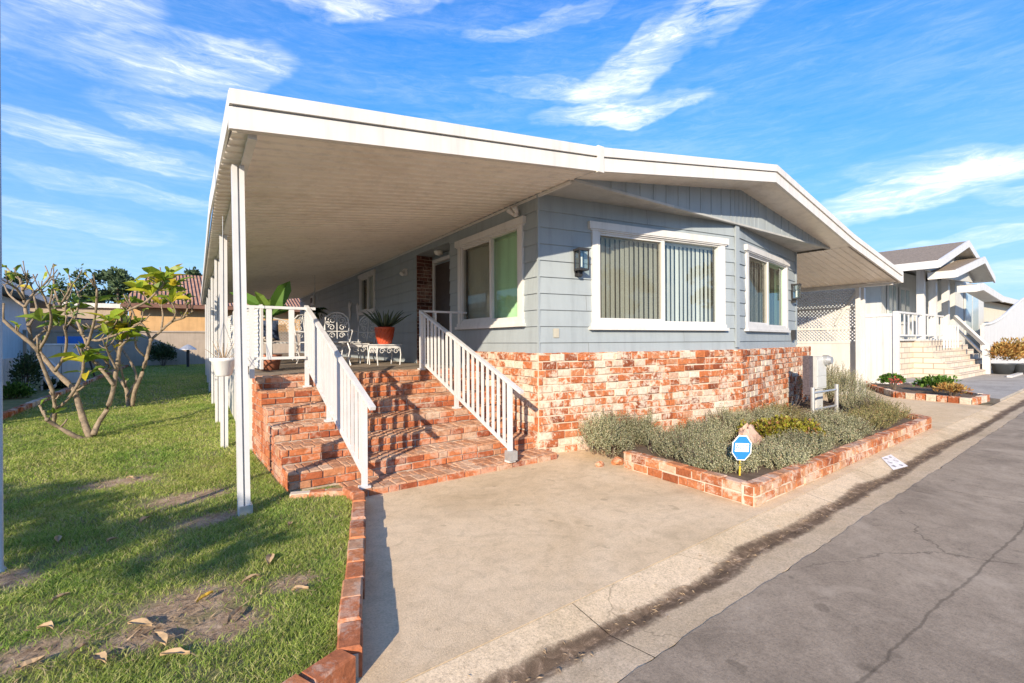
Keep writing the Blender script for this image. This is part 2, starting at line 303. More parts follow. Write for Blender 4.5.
# ------------------------------------------------------------------ mesh builder
SKEW = [False]
def skew(p):
    """the porch side of the house runs three degrees off square"""
    k = max(0., p[1] - 4.95) * .053 * max(0., min(1., (7.9 - p[0]) / 3.7))
    return (p[0] + k, p[1], p[2])
class MB:
    def __init__(s): s.v = []; s.f = []; s.m = []
    def add(s, vs, fs, mi=0):
        o = len(s.v); s.v += [tuple(x) for x in vs]; s.f += [tuple(i + o for i in f) for f in fs]; s.m += [mi] * len(fs); return s
    def quad(s, a, b, c, d, mi=0): return s.add([a, b, c, d], [(0, 1, 2, 3)], mi)
    def box(s, c, d, rot=0., mi=0):
        cx, cy, cz = c; hx, hy, hz = d[0] / 2, d[1] / 2, d[2] / 2; cr, sr = math.cos(rot), math.sin(rot); vs = []
        for z in (-hz, hz):
            for x, y in ((-hx, -hy), (hx, -hy), (hx, hy), (-hx, hy)): vs.append((cx + x * cr - y * sr, cy + x * sr + y * cr, cz + z))
        return s.add(vs, [(3, 2, 1, 0), (4, 5, 6, 7), (0, 1, 5, 4), (1, 2, 6, 5), (2, 3, 7, 6), (3, 0, 4, 7)], mi)
    def fbox(s, o, ex, ey, ez, mi=0):
        o = Vector(o); ex = Vector(ex); ey = Vector(ey); ez = Vector(ez)
        vs = [o, o + ex, o + ex + ey, o + ey, o + ez, o + ex + ez, o + ex + ey + ez, o + ey + ez]
        fs = [(3, 2, 1, 0), (4, 5, 6, 7), (0, 1, 5, 4), (1, 2, 6, 5), (2, 3, 7, 6), (3, 0, 4, 7)]
        if ex.cross(ey).dot(ez) < 0: fs = [f[::-1] for f in fs]
        return s.add(vs, fs, mi)
    def bar(s, p, q, w, h, mi=0, up=(0, 0, 1)):
        p = Vector(p); q = Vector(q); d = (q - p).normalized(); u = Vector(up)
        if abs(d.dot(u)) > .98: u = Vector((0, 1, 0))
        sd = d.cross(u).normalized(); up2 = sd.cross(d)
        return s.fbox(p - sd * w / 2 - up2 * h / 2, sd * w, q - p, up2 * h, mi)
    def prism(s, poly, z0, z1, mi=0):
        n = len(poly); area = sum(poly[i][0] * poly[(i + 1) % n][1] - poly[(i + 1) % n][0] * poly[i][1] for i in range(n))
        if area < 0: poly = poly[::-1]
        g = (lambda z, p: z(p) if callable(z) else z)
        vs = [(p[0], p[1], g(z0, p)) for p in poly] + [(p[0], p[1], g(z1, p)) for p in poly]
        fs = [tuple(range(n - 1, -1, -1)), tuple(range(n, 2 * n))] + [(i, (i + 1) % n, n + (i + 1) % n, n + i) for i in range(n)]
        return s.add(vs, fs, mi)
    def vprism(s, pts, n, mi=0):
        """planar polygon pts extruded along n"""
        k = len(pts); n = Vector(n); a = [Vector(p) for p in pts]; nn = Vector((0, 0, 0))
        for i in range(k): nn += a[i].cross(a[(i + 1) % k])
        if nn.dot(n) > 0: a = a[::-1]
        vs = a + [p + n for p in a]
        return s.add(vs, [tuple(range(k)), tuple(range(2 * k - 1, k - 1, -1))] + [((i + 1) % k, i, k + i, k + (i + 1) % k) for i in range(k)], mi)
    def tube(s, pts, rad, n=8, mi=0):
        pts = [Vector(p) for p in pts]
        if isinstance(rad, (int, float)): rad = [rad] * len(pts)
        vs = []; ref = Vector((0, 0, 1))
        for i, p in enumerate(pts):
            d = (pts[min(i + 1, len(pts) - 1)] - pts[max(i - 1, 0)]).normalized()
            r = ref if abs(d.dot(ref)) < .95 else Vector((1, 0, 0))
            a = d.cross(r).normalized(); b2 = d.cross(a)
            for k in range(n):
                th = 2 * PI * k / n; vs.append(p + (a * math.cos(th) + b2 * math.sin(th)) * rad[i])
        fs = []
        for i in range(len(pts) - 1):
            for k in range(n): fs.append((i * n + k, i * n + (k + 1) % n, (i + 1) * n + (k + 1) % n, (i + 1) * n + k))
        fs += [tuple(range(n - 1, -1, -1)), tuple(range((len(pts) - 1) * n, len(pts) * n))]
        return s.add(vs, fs, mi)
    def lathe(s, c, prof, n=20, mi=0):
        vs = []
        for r, z in prof:
            for k in range(n): vs.append((c[0] + r * math.cos(2 * PI * k / n), c[1] + r * math.sin(2 * PI * k / n), c[2] + z))
        fs = []
        for i in range(len(prof) - 1):
            for k in range(n): fs.append((i * n + k, i * n + (k + 1) % n, (i + 1) * n + (k + 1) % n, (i + 1) * n + k))
        fs += [tuple(range(n - 1, -1, -1)), tuple(range((len(prof) - 1) * n, len(prof) * n))]
        return s.add(vs, fs, mi)
    def blob(s, c, r, seed=0, amp=.15, n=12, mi=0):
        rr = random.Random(seed); vs = []; fs = []
        ph = [(rr.uniform(1, 4), rr.uniform(0, 6), rr.uniform(0, 6)) for _ in range(4)]
        for i in range(n + 1):
            th = PI * i / n
            for k in range(n * 2):
                p = PI * k / n; q = 1 + amp * sum(math.sin(a * th + b2) * math.sin(round(a) * p + c2) for a, b2, c2 in ph) / 2
                vs.append((c[0] + r[0] * q * math.sin(th) * math.cos(p), c[1] + r[1] * q * math.sin(th) * math.sin(p), c[2] + r[2] * q * math.cos(th)))
        w = n * 2
        for i in range(n):
            for k in range(w): fs.append((i * w + k, (i + 1) * w + k, (i + 1) * w + (k + 1) % w, i * w + (k + 1) % w))
        return s.add(vs, fs, mi)
    def leaf(s, p, d, L, W, droop=.2, mi=0, nrm=None):
        """a pointed leaf of four faces, folded a little along the midrib"""
        p = Vector(p); d = Vector(d).normalized(); u = Vector(nrm) if nrm else Vector((rnd.uniform(-1, 1), rnd.uniform(-1, 1), 1))
        sd = d.cross(u)
        if sd.length < .05: sd = Vector((1, 0, 0))
        sd.normalize(); up = sd.cross(d)
        a = p; m1 = p + d * L * .35 - up * (-.04 * L); m2 = p + d * L * .7 - Vector((0, 0, droop * L * .4)); e = p + d * L - Vector((0, 0, droop * L))
        l1 = m1 + sd * W * .45 + up * W * .18; r1 = m1 - sd * W * .45 + up * W * .18
        l2 = m2 + sd * W * .42 + up * W * .15; r2 = m2 - sd * W * .42 + up * W * .15
        return s.add([a, m1, m2, e, l1, l2, r1, r2], [(0, 4, 1), (4, 5, 2, 1), (5, 3, 2), (0, 1, 6), (1, 2, 7, 6), (2, 3, 7)], mi)
    def build(s, name, mats, parent=None, smooth=False):
        if not isinstance(mats, (list, tuple)): mats = [mats]
        if SKEW[0]: s.v = [skew(p) for p in s.v]
        a = np.array(s.v, dtype=np.float64)
        if parent is None:
            loc = Vector(((a[:, 0].min() + a[:, 0].max()) / 2, (a[:, 1].min() + a[:, 1].max()) / 2, a[:, 2].min()))
        else:
            q = parent
            while q.parent: q = q.parent
            loc = Vector(q.get('_b', q.location)) if False else q.location.copy()
        me = bpy.data.meshes.new(name)
        me.from_pydata([(x[0] - loc.x, x[1] - loc.y, x[2] - loc.z) for x in s.v], [], s.f)
        for m in mats: me.materials.append(m)
        me.polygons.foreach_set('material_index', s.m)
        if smooth: me.polygons.foreach_set('use_smooth', [True] * len(s.f))
        uv = me.uv_layers.new(name='UVMap'); buf = []
        for pl in me.polygons:
            n = pl.normal
            if abs(n.z) > .75: buf += [c for vi in pl.vertices for c in (s.v[vi][0], s.v[vi][1])]
            else:
                L = math.hypot(n.x, n.y) or 1; tx, ty = -n.y / L, n.x / L; k = 1 / max(.2, math.sqrt(1 - n.z * n.z))
                buf += [c for vi in pl.vertices for c in (s.v[vi][0] * tx + s.v[vi][1] * ty, s.v[vi][2] * k)]
        uv.data.foreach_set('uv', buf)
        me.update()
        o = bpy.data.objects.new(name, me); COL.objects.link(o)
        if parent is None: o.location = loc
        else: o.parent = parent
        return o

def tag(o, label, cat, group=None):
    o['label'] = label; o['category'] = cat
    if group: o['group'] = group
    return o
def thing(name, label, cat, loc=(0, 0, 0), group=None):
    o = bpy.data.objects.new(name, None); COL.objects.link(o); o.location = loc; o.empty_display_size = .2
    return tag(o, label, cat, group)
def struct(mb, name, mat):
    o = mb.build(name, mat); o['kind'] = 'structure'; return o
def dup(root, loc, rotz=0., label=None, scale=1.):
    r = root.copy(); COL.objects.link(r); r.location = loc; r.rotation_euler = (0, 0, rotz); r.scale = (scale,) * 3
    if label: r['label'] = label
    for ch in list(root.children):
        c = ch.copy(); COL.objects.link(c); c.parent = r
        for g in list(ch.children):
            d = g.copy(); COL.objects.link(d); d.parent = c
    return r

# bricks laid one by one on a plane: o origin, ex along, ey up the courses, en outward
def bricks(mb, o, ex, ey, en, W, Hh, bl=.2, bh=.09, g=.014, proud=.012, mi=0, jit=.004, top=None, soldier=False, bev=.006):
    o = Vector(o); ex = Vector(ex).normalized(); ey = Vector(ey).normalized(); en = Vector(en).normalized()
    nrow = max(1, round(Hh / (bh + g))); rh = Hh / nrow
    for r in range(nrow):
        x = (-(bl + g) * (.5 if r % 2 else 0)) - rnd.uniform(0, .04)
        while x < W:
            L = bl * rnd.uniform(.88, 1.1) if rnd.random() > .12 else bl * .5
            a = max(x, 0) + g / 2; b2 = min(x + L + g, W) - g / 2
            if b2 - a > .025:
                y0 = r * rh + g / 2 + rnd.uniform(-jit, jit); y1 = (r + 1) * rh - g / 2 + rnd.uniform(-jit, jit)
                p = proud + rnd.uniform(-jit, jit); j = lambda: rnd.uniform(-jit, jit) * .7
                base = [(a, y0), (b2, y0), (b2, y1), (a, y1)]
                cx, cy = (a + b2) / 2, (y0 + y1) / 2
                vs = [o + ex * (q[0]) + ey * (q[1]) - en * .004 for q in base]
                fr = []
                for q in base:
                    sx = -1 if q[0] > cx else 1; sy = -1 if q[1] > cy else 1
                    fr.append(o + ex * (q[0] + sx * bev + j()) + ey * (q[1] + sy * bev + j()) + en * (p + j() * .5))
                md = [o + ex * (q[0] + j() * .4) + ey * (q[1] + j() * .4) + en * (p - bev) for q in base]
                fs = [(8, 9, 10, 11)] + [(i, (i + 1) % 4, 4 + (i + 1) % 4, 4 + i) for i in range(4)] + [(4 + i, 4 + (i + 1) % 4, 8 + (i + 1) % 4, 8 + i) for i in range(4)]
                if ex.cross(ey).dot(en) < 0: fs = [f[::-1] for f in fs]
                mb.add(vs + md + fr, fs, mi)
            x += L + g
    return mb

def foliage(mb, blobs, n, L, W, seed=0, up=.5, droop=.1, mi=0, shell=.55):
    rr = random.Random(seed); tot = sum(b[3] * b[4] * b[5] for b in blobs)
    for bx, by, bz, rx, ry, rz in blobs:
        k = int(n * rx * ry * rz / tot)
        for _ in range(k):
            while True:
                d = Vector((rr.gauss(0, 1), rr.gauss(0, 1), rr.gauss(0, 1)))
                if d.length > .1: break
            d.normalize()
            if d.z < -.35: d.z *= -.5
            q = (shell + (1 - shell) * rr.random() ** .6) * rr.uniform(.9, 1.1)
            p = Vector((bx + d.x * rx * q, by + d.y * ry * q, bz + d.z * rz * q))
            o = (d + Vector((rr.uniform(-.9, .9), rr.uniform(-.9, .9), rr.uniform(-.4, .9) + up))).normalized()
            l = L * rr.uniform(.6, 1.35); w = W * rr.uniform(.7, 1.3)
            sd = o.cross(Vector((rr.uniform(-1, 1), rr.uniform(-1, 1), rr.uniform(-1, 1))))
            if sd.length < .05: continue
            sd.normalize(); e = p + o * l - Vector((0, 0, droop * l)); c = p + o * l * .5
            mb.add([p, c + sd * w / 2, e, c - sd * w / 2], [(0, 1, 2, 3)], mi)
    return mb

# ------------------------------------------------------------------ world and sun
SUN_T = Vector((.775, .632, -.385)).normalized()
EL = math.asin(-SUN_T.z)
w = bpy.data.worlds.new('World'); S.world = w; w.use_nodes = True; t = w.node_tree
bg = t.nodes['Background']
sky = N(t, 'ShaderNodeTexSky', sky_type='NISHITA'); sky.sun_disc = False; sky.sun_elevation = EL
sky.sun_rotation = math.atan2(-SUN_T.x, -SUN_T.y); sky.air_density = 1.0; sky.dust_density = .1; sky.ozone_density = 3.0; sky.altitude = 200
hs = N(t, 'ShaderNodeHueSaturation'); hs.inputs['Saturation'].default_value = 1.42; hs.inputs['Hue'].default_value = .508; hs.inputs['Value'].default_value = 1.24
t.links.new(sky.outputs[0], hs.inputs['Color']); w.cycles.sampling_method = 'MANUAL'; w.cycles.sample_map_resolution = 512
tc = N(t, 'ShaderNodeTexCoord'); sx = N(t, 'ShaderNodeSeparateXYZ'); t.links.new(tc.outputs['Generated'], sx.inputs[0])
def mth(op, a, b=None, c=None, clamp=False):
    n = N(t, 'ShaderNodeMath', operation=op); n.use_clamp = clamp
    for k, q in enumerate((a, b, c)):
        if q is None: continue
        if isinstance(q, (int, float)): n.inputs[k].default_value = q
        else: t.links.new(q, n.inputs[k])
    return n.outputs[0]
az = mth('ARCTAN2', sx.outputs[0], sx.outputs[1]); el = mth('ARCSINE', sx.outputs[2])
cv = N(t, 'ShaderNodeCombineXYZ'); t.links.new(az, cv.inputs[0]); t.links.new(el, cv.inputs[1])
wob = noise(t, 5., 4, .6, 0, cv.outputs[0]); ws = N(t, 'ShaderNodeSeparateColor'); t.links.new(wob.outputs['Color'], ws.inputs[0])
az2 = mth('MULTIPLY_ADD', mth('SUBTRACT', ws.outputs[0], .5), .16, az); el2 = mth('MULTIPLY_ADD', mth('SUBTRACT', ws.outputs[1], .5), .07, el)
# cirrus streaks: azimuth, elevation, tilt, half length, half width, strength (degrees)
STREAKS = [(-9.5, 30.5, -14, 9, 3.2, .9), (-9, 25.5, 12, 8, 2.2, .45), (2.5, 25.8, 14, 9.5, 2.4, .95), (4, 20.8, -3, 9, 1.4, .55), (-4, 17.6, -3, 12, 1.2, .6), (-2, 13.6, -4, 9, 1.0, .5), (-6, 10.5, -4, 8, .9, .45), (13, 34.5, -6, 6, 1.8, .8), (22.5, 35.3, 18, 6, 1.9, .85), (-12, 27.5, 40, 4, 1.3, .6),
           (54, 30.3, 22, 11, 2.1, .85), (62, 33.6, 26, 7, 1.6, .7), (49, 25.2, 4, 9, 1.1, .85), (42, 27.3, -4, 10, 1.0, .4), (40, 33.5, 10, 8, .8, .4), (74.5, 13.2, 7, 9, 1.35, .95), (80, 15, -6, 9, 1.1, .6), (80.5, 8.6, 4, 6, .9, .6), (72, 6.0, 0, 12, .8, .35), (85, 5.0, 0, 8, 1.2, .5), (86, 11.5, -10, 6, .9, .45),
           (-60, 25, 10, 30, 5, .7), (150, 22, -8, 30, 5, .7), (-140, 35, 5, 30, 6, .6)]
wis = None
def wisp(rot, seed):
    mp = N(t, 'ShaderNodeMapping'); mp.inputs['Rotation'].default_value = (0, 0, R(-rot)); mp.inputs['Scale'].default_value = (1, 5.5, 1); mp.inputs['Location'].default_value = (seed, seed * 1.7, seed)
    t.links.new(cv.outputs[0], mp.inputs[0]); a = noise(t, 11, 10, .74, 1.3, mp.outputs[0]); b_ = noise(t, 3.2, 4, .55, .6, mp.outputs[0])
    return ramp(t, mth('MULTIPLY_ADD', b_.outputs['Fac'], .8, mth('MULTIPLY', a.outputs['Fac'], .75)), [(.50, .0), (.78, .36), (1.12, 1.)]).outputs[0]
WA, WB = wisp(18, 2.), wisp(-3, 5.)
tot = None
for (a0, e0, tl, hl, hw, st) in STREAKS:
    hw *= 1.2; hl *= 1.1; st *= .78 if a0 < 20 else .9
    c_, s_ = math.cos(R(tl)), math.sin(R(tl)); ka = math.cos(R(e0))
    da = mth('MULTIPLY', mth('SUBTRACT', az2, R(a0)), ka); de = mth('SUBTRACT', el2, R(e0))
    uu = mth('MULTIPLY_ADD', da, c_ / R(hl), mth('MULTIPLY', de, s_ / R(hl))); vv = mth('MULTIPLY_ADD', da, -s_ / R(hw), mth('MULTIPLY', de, c_ / R(hw)))
    q = mth('SQRT', mth('MULTIPLY_ADD', uu, uu, mth('MULTIPLY', vv, vv)))
    m_ = mth('MULTIPLY', ramp(t, q, [(.0, 1.), (.8, .5), (2.1, 0.)], 'EASE').outputs[0], st)
    m_ = mth('MULTIPLY', m_, WA if tl > 9 else WB); tot = m_ if tot is None else mth('ADD', tot, m_)
veil = mth('ADD', mth('MULTIPLY', WB, .10), mth('MULTIPLY', WA, .06)); tot = mth('ADD', tot, veil, None, True); tot = mth('MINIMUM', mth('MULTIPLY', tot, 1.22), .80)
# thinner glare low over the horizon
dim = ramp(t, mth('MULTIPLY_ADD', el, 1., 0., True), [(.0, .34), (.08, .42), (.25, .70), (.55, 1.)]).outputs[0]
skyc = mixc(t, 1., hs.outputs[0], dim, 'MULTIPLY')
skyc = mixc(t, ramp(t, mth('MULTIPLY_ADD', el, 1., 0., True), [(.0, .75), (.3, .25), (.6, 0.)]).outputs[0], skyc, (1.55, 3.1, 5.5))
colr = mixc(t, tot, skyc, (6.2, 6.2, 6.4))
t.links.new(colr, bg.inputs[0]); bg.inputs[1].default_value = .15
sl = bpy.data.lights.new('sun', 'SUN'); sl.energy = 4.8; sl.angle = R(.55); sl.color = (1, .85, .66)
so = bpy.data.objects.new('sun', sl); COL.objects.link(so); so.rotation_euler = SUN_T.to_track_quat('-Z', 'Y').to_euler(); so.location = (-10, -10, 12)
S.view_settings.view_transform = 'Standard'; S.view_settings.look = 'None'; S.view_settings.gamma = 1; S.view_settings.exposure = .72
cam = bpy.data.cameras.new('camera'); co = bpy.data.objects.new('camera', cam); COL.objects.link(co)
cam.sensor_width = 36; cam.lens = 36 * FPX / 1024; cam.clip_end = 4000; cam.clip_start = .05
co.location = (0, 0, CAMH); co.rotation_euler = (PI / 2, .0055, -YAW); S.camera = co

# ------------------------------------------------------------------ ground
def lawnz(x, y): return .05 + .35 * max(0., min(1., (y - 7) / 22.))
def vj(u): return 1.98 + .022 * u          # driveway / gutter joint
def vr(u): return 1.40 + .022 * u          # gutter / road edge
struct(MB().quad((-900, -900, -.09), (900, -900, -.09), (900, 900, -.09), (-900, 900, -.09)), 'ground', M['far'])
mb = MB(); ru = [-60, -12] + [-3 + .09 * k for k in range(300)] + [26, 40, 90]; rv = [vr(u) + (rnd.uniform(-.006, .014) + .010 * math.sin(u * 2.3) * math.sin(u * .9 + 1) if -4 < u < 25 else .01) for u in ru]
for k in range(len(ru) - 1):
    a, b = ru[k], ru[k + 1]; mb.quad((a, -8, -.03), (b, -8, -.03), (b, rv[k + 1] - .25, -.004), (a, rv[k] - .25, -.004)); mb.quad((a, rv[k] - .25, -.004), (b, rv[k + 1] - .25, -.004), (b, rv[k + 1], -.006), (a, rv[k], -.006)); mb.quad((a, rv[k], -.006), (b, rv[k + 1], -.006), (b, rv[k + 1], -.05), (a, rv[k], -.05))
struct(mb, 'road', M['asphalt'])
mb = MB(); xs = [-40, -12, -4, -.5, 1.9, 5.1, 8.2, 11.4, 14.6, 17.9, 22, 30, 60]
for i in range(len(xs) - 1):
    a, b = xs[i] + .0025, xs[i + 1] - .0025
    for k0, k1, z0, z1 in ((0, .5, -.012, -.045), (.5, 1, -.045, 0.)):
        f = lambda u, k: vr(u) + .006 + (vj(u) - .014 - vr(u)) * k
        mb.quad((a, f(a, k0), z0), (b, f(b, k0), z0), (b, f(b, k1), z1), (a, f(a, k1), z1))
    mb.quad((a, f(a, 0), -.09), (b, f(b, 0), -.09), (b, f(b, 0), -.012), (a, f(a, 0), -.012))
struct(mb, 'gutter', M['gutter'])
struct(MB().quad((-40, vr(-40) - .02, -.05), (60, vr(60) - .02, -.05), (60, vj(60) + .05, -.05), (-40, vj(-40) + .05, -.05)), 'gutter_bed', M['joint'])
mb = MB().prism([(.55, vj(.55)), (11.5, vj(11.5)), (11.5, 3.2), (5.4, 3.2), (5.4, 5.2), (1.2, 5.2)], -.08, 0.); struct(mb, 'driveway', M['drive'])
mb = MB().prism([(11.51, vj(11.51)), (15.0, vj(15)), (15.3, 4.2), (18.5, 6.1), (18.5, 19), (11.6, 19), (11.6, 5.1), (11.51, 4.)], -.08, 0.); struct(mb, 'carport_driveway', M['drive'])
mb = MB().prism([(16.2, vj(16.2)), (50, vj(50)), (50, 5.9), (19.2, 5.9)], -.08, .06); struct(mb, 'neighbor_driveway', M['asphalt2'])
# lawn sheet
mb = MB(); nx, ny = 16, 30
def lawn_left(y): return -2.35 + .03 * (y - 12) if y > 11 else -6. if y < 7 else -6 + (y - 7) / 4 * 3.62
def lawn_right(y): return -.6 + (y - 1.62) * 2.35 if y < 2.15 else .66 + (y - 2.2) * .345 if y < 4.7 else 1.5 + .053 * max(0, y - 5)
rows = [1.55 + (30 - 1.55) * (k / ny) ** 1.6 for k in range(ny + 1)]
for y in rows:
    for i in range(nx + 1):
        x = -6 + (lawn_right(y) + 6) * i / nx; mb.v.append((x, y, lawnz(x, y)))
for j in range(ny):
    for i in range(nx):
        a = j * (nx + 1) + i; mb.f.append((a, a + 1, a + nx + 2, a + nx + 1)); mb.m.append(0)
struct(mb, 'lawn', M['lawn'])
# grass blades
g = np.random.default_rng(3)
def blades(n, y0, y1, hmin, hmax, wd):
    k = n * 2
    y = y0 + (y1 - y0) * g.random(k); xr = np.where(y < 2.2, np.minimum(.6, -.6 + (y - 1.66) * 2.35) - .06, np.where(y < 4.7, .64 + (y - 2.15) * .345, np.where(y < 4.95, 1.38, .97 + .053 * np.maximum(y - 6.9, 0)))); xl = np.maximum(-2.3, np.minimum(-.36 * y - .6, -1.))
    x = xl + (xr - xl) * g.random(k)
    dens = np.ones(k)
    for c, rx, ry in PATCH:
        q = ((x - c.x) * .8 + (y - c.y) * .3) ** 2 / rx ** 2 + ((y - c.y) - (x - c.x) * .2) ** 2 / (ry * 1.6) ** 2
        dens *= 1 - .97 * np.exp(-q * q * .8)
    dens *= .62 + .38 * np.sin(x * 5.1 + np.sin(y * 3.7) * 2) * np.sin(y * 4.3 + 1.3 * np.sin(x * 2.9))
    keep = g.random(k) < dens * .72
    x = x[keep][:n]; y = y[keep][:n]
    return x, y, hmin + (hmax - hmin) * g.random(len(x)), np.full(len(x), wd)
bits = [blades(95000, 1.7, 4.0, .012, .036, .0042), blades(100000, 3.8, 7., .014, .038, .0055), blades(70000, 7., 13., .018, .045, .009), blades(40000, 13., 29.5, .025, .05, .018)]
X, Y, Hh, Wd = [np.concatenate([b[i] for b in bits]) for i in range(4)]
n = len(X); Z = .05 + .35 * np.clip((Y - 7) / 22, 0, 1); th = g.random(n) * 6.283; lean = Hh * (.4 + 1.5 * g.random(n)); la = g.random(n) * 6.283
V = np.empty((n, 5, 3)); cx, cy = np.cos(th) * Wd / 2, np.sin(th) * Wd / 2
V[:, 0] = np.stack([X - cx, Y - cy, Z - .004], 1); V[:, 1] = np.stack([X + cx, Y + cy, Z - .004], 1)
mx_, my_ = X + np.cos(la) * lean * .35, Y + np.sin(la) * lean * .35
V[:, 2] = np.stack([mx_ + cx * .8, my_ + cy * .8, Z + Hh * .6], 1); V[:, 3] = np.stack([mx_ - cx * .8, my_ - cy * .8, Z + Hh * .6], 1)
V[:, 4] = np.stack([X + np.cos(la) * lean, Y + np.sin(la) * lean, Z + Hh], 1)
me = bpy.data.meshes.new('grass'); me.vertices.add(n * 5); me.vertices.foreach_set('co', V.reshape(-1))
me.loops.add(n * 7); me.polygons.add(n * 2); base = (np.arange(n) * 5)[:, None]
me.loops.foreach_set('vertex_index', (base + np.array([[0, 1, 2, 3, 3, 2, 4]])).reshape(-1).astype(np.int32))
me.polygons.foreach_set('loop_start', np.stack([np.arange(n) * 7, np.arange(n) * 7 + 4], 1).reshape(-1).astype(np.int32))
me.polygons.foreach_set('loop_total', np.tile([4, 3], n).astype(np.int32)); me.materials.append(M['grass']); me.update(calc_edges=True); me.validate()
go = bpy.data.objects.new('grass', me); COL.objects.link(go); go['kind'] = 'stuff'; go['label'] = 'short patchy green grass covering the side lawn'; go['category'] = 'grass'

# ------------------------------------------------------------------ the house
A = Vector((4.10, 4.97, 0)); B = Vector((7.90, 4.31, 0)); C = Vector((11.60, 4.95, 0)); BACK = 22.6; FL = 1.06; WT = 3.48
SKEW[0] = True
house = thing('house', 'grey blue clapboard home with a white gabled roof, red brick skirting and deep front overhang', 'house', (7.9, 10, 0))
def lap(mb, p, q, z0, z1, holes=(), pitch=.222):
    """lapped boards from p to q (outward = right of travel), leaving holes (s0,s1,z0,z1) open"""
    p = Vector(p); q = Vector(q); d = (q - p); Lw = d.length; d.normalize(); nrm = Vector((d.y, -d.x, 0))
    zb = WT - math.ceil((WT - z0) / pitch) * pitch; cuts = sorted({0., Lw} | {h[i] for h in holes for i in (0, 1)})
    z = zb
    while z < z1 - .002:
        zt = z + pitch; a0 = max(z, z0); a1 = min(zt, z1)
        zc = sorted({a0, a1} | {h[i] for h in holes for i in (2, 3) if a0 < h[i] < a1})
        for s0, s1 in zip(cuts[:-1], cuts[1:]):
            for ya, yb in zip(zc[:-1], zc[1:]):
                if any(h[0] - 1e-4 <= s0 and s1 <= h[1] + 1e-4 and h[2] - 1e-4 <= ya and yb <= h[3] + 1e-4 for h in holes): continue
                oa = .018 * (zt - ya) / pitch; ob = .018 * (zt - yb) / pitch
                mb.quad(p + d * s0 + nrm * oa + Vector((0, 0, ya)), p + d * s1 + nrm * oa + Vector((0, 0, ya)), p + d * s1 + nrm * ob + Vector((0, 0, yb)), p + d * s0 + nrm * ob + Vector((0, 0, yb)))
                if abs(ya - z) < 1e-5: mb.quad(p + d * s0 + Vector((0, 0, ya)), p + d * s1 + Vector((0, 0, ya)), p + d * s1 + nrm * oa + Vector((0, 0, ya)), p + d * s0 + nrm * oa + Vector((0, 0, ya)))
        if zt < z1 + .01 and zt - pitch > z0 - .01:
            for _ in range(2 if Lw > 6 else 1):
                s_ = rnd.uniform(.3, Lw - .3)
                if not any(h[0] - .1 < s_ < h[1] + .1 and h[2] < zt and h[3] > z for h in holes):
                    mb.quad(p + d * s_ + nrm * .020 + Vector((0, 0, z + .004)), p + d * (s_ + .004) + nrm * .020 + Vector((0, 0, z + .004)), p + d * (s_ + .004) + nrm * .0022 + Vector((0, 0, zt - .004)), p + d * s_ + nrm * .0022 + Vector((0, 0, zt - .004)), 1)
        z = zt
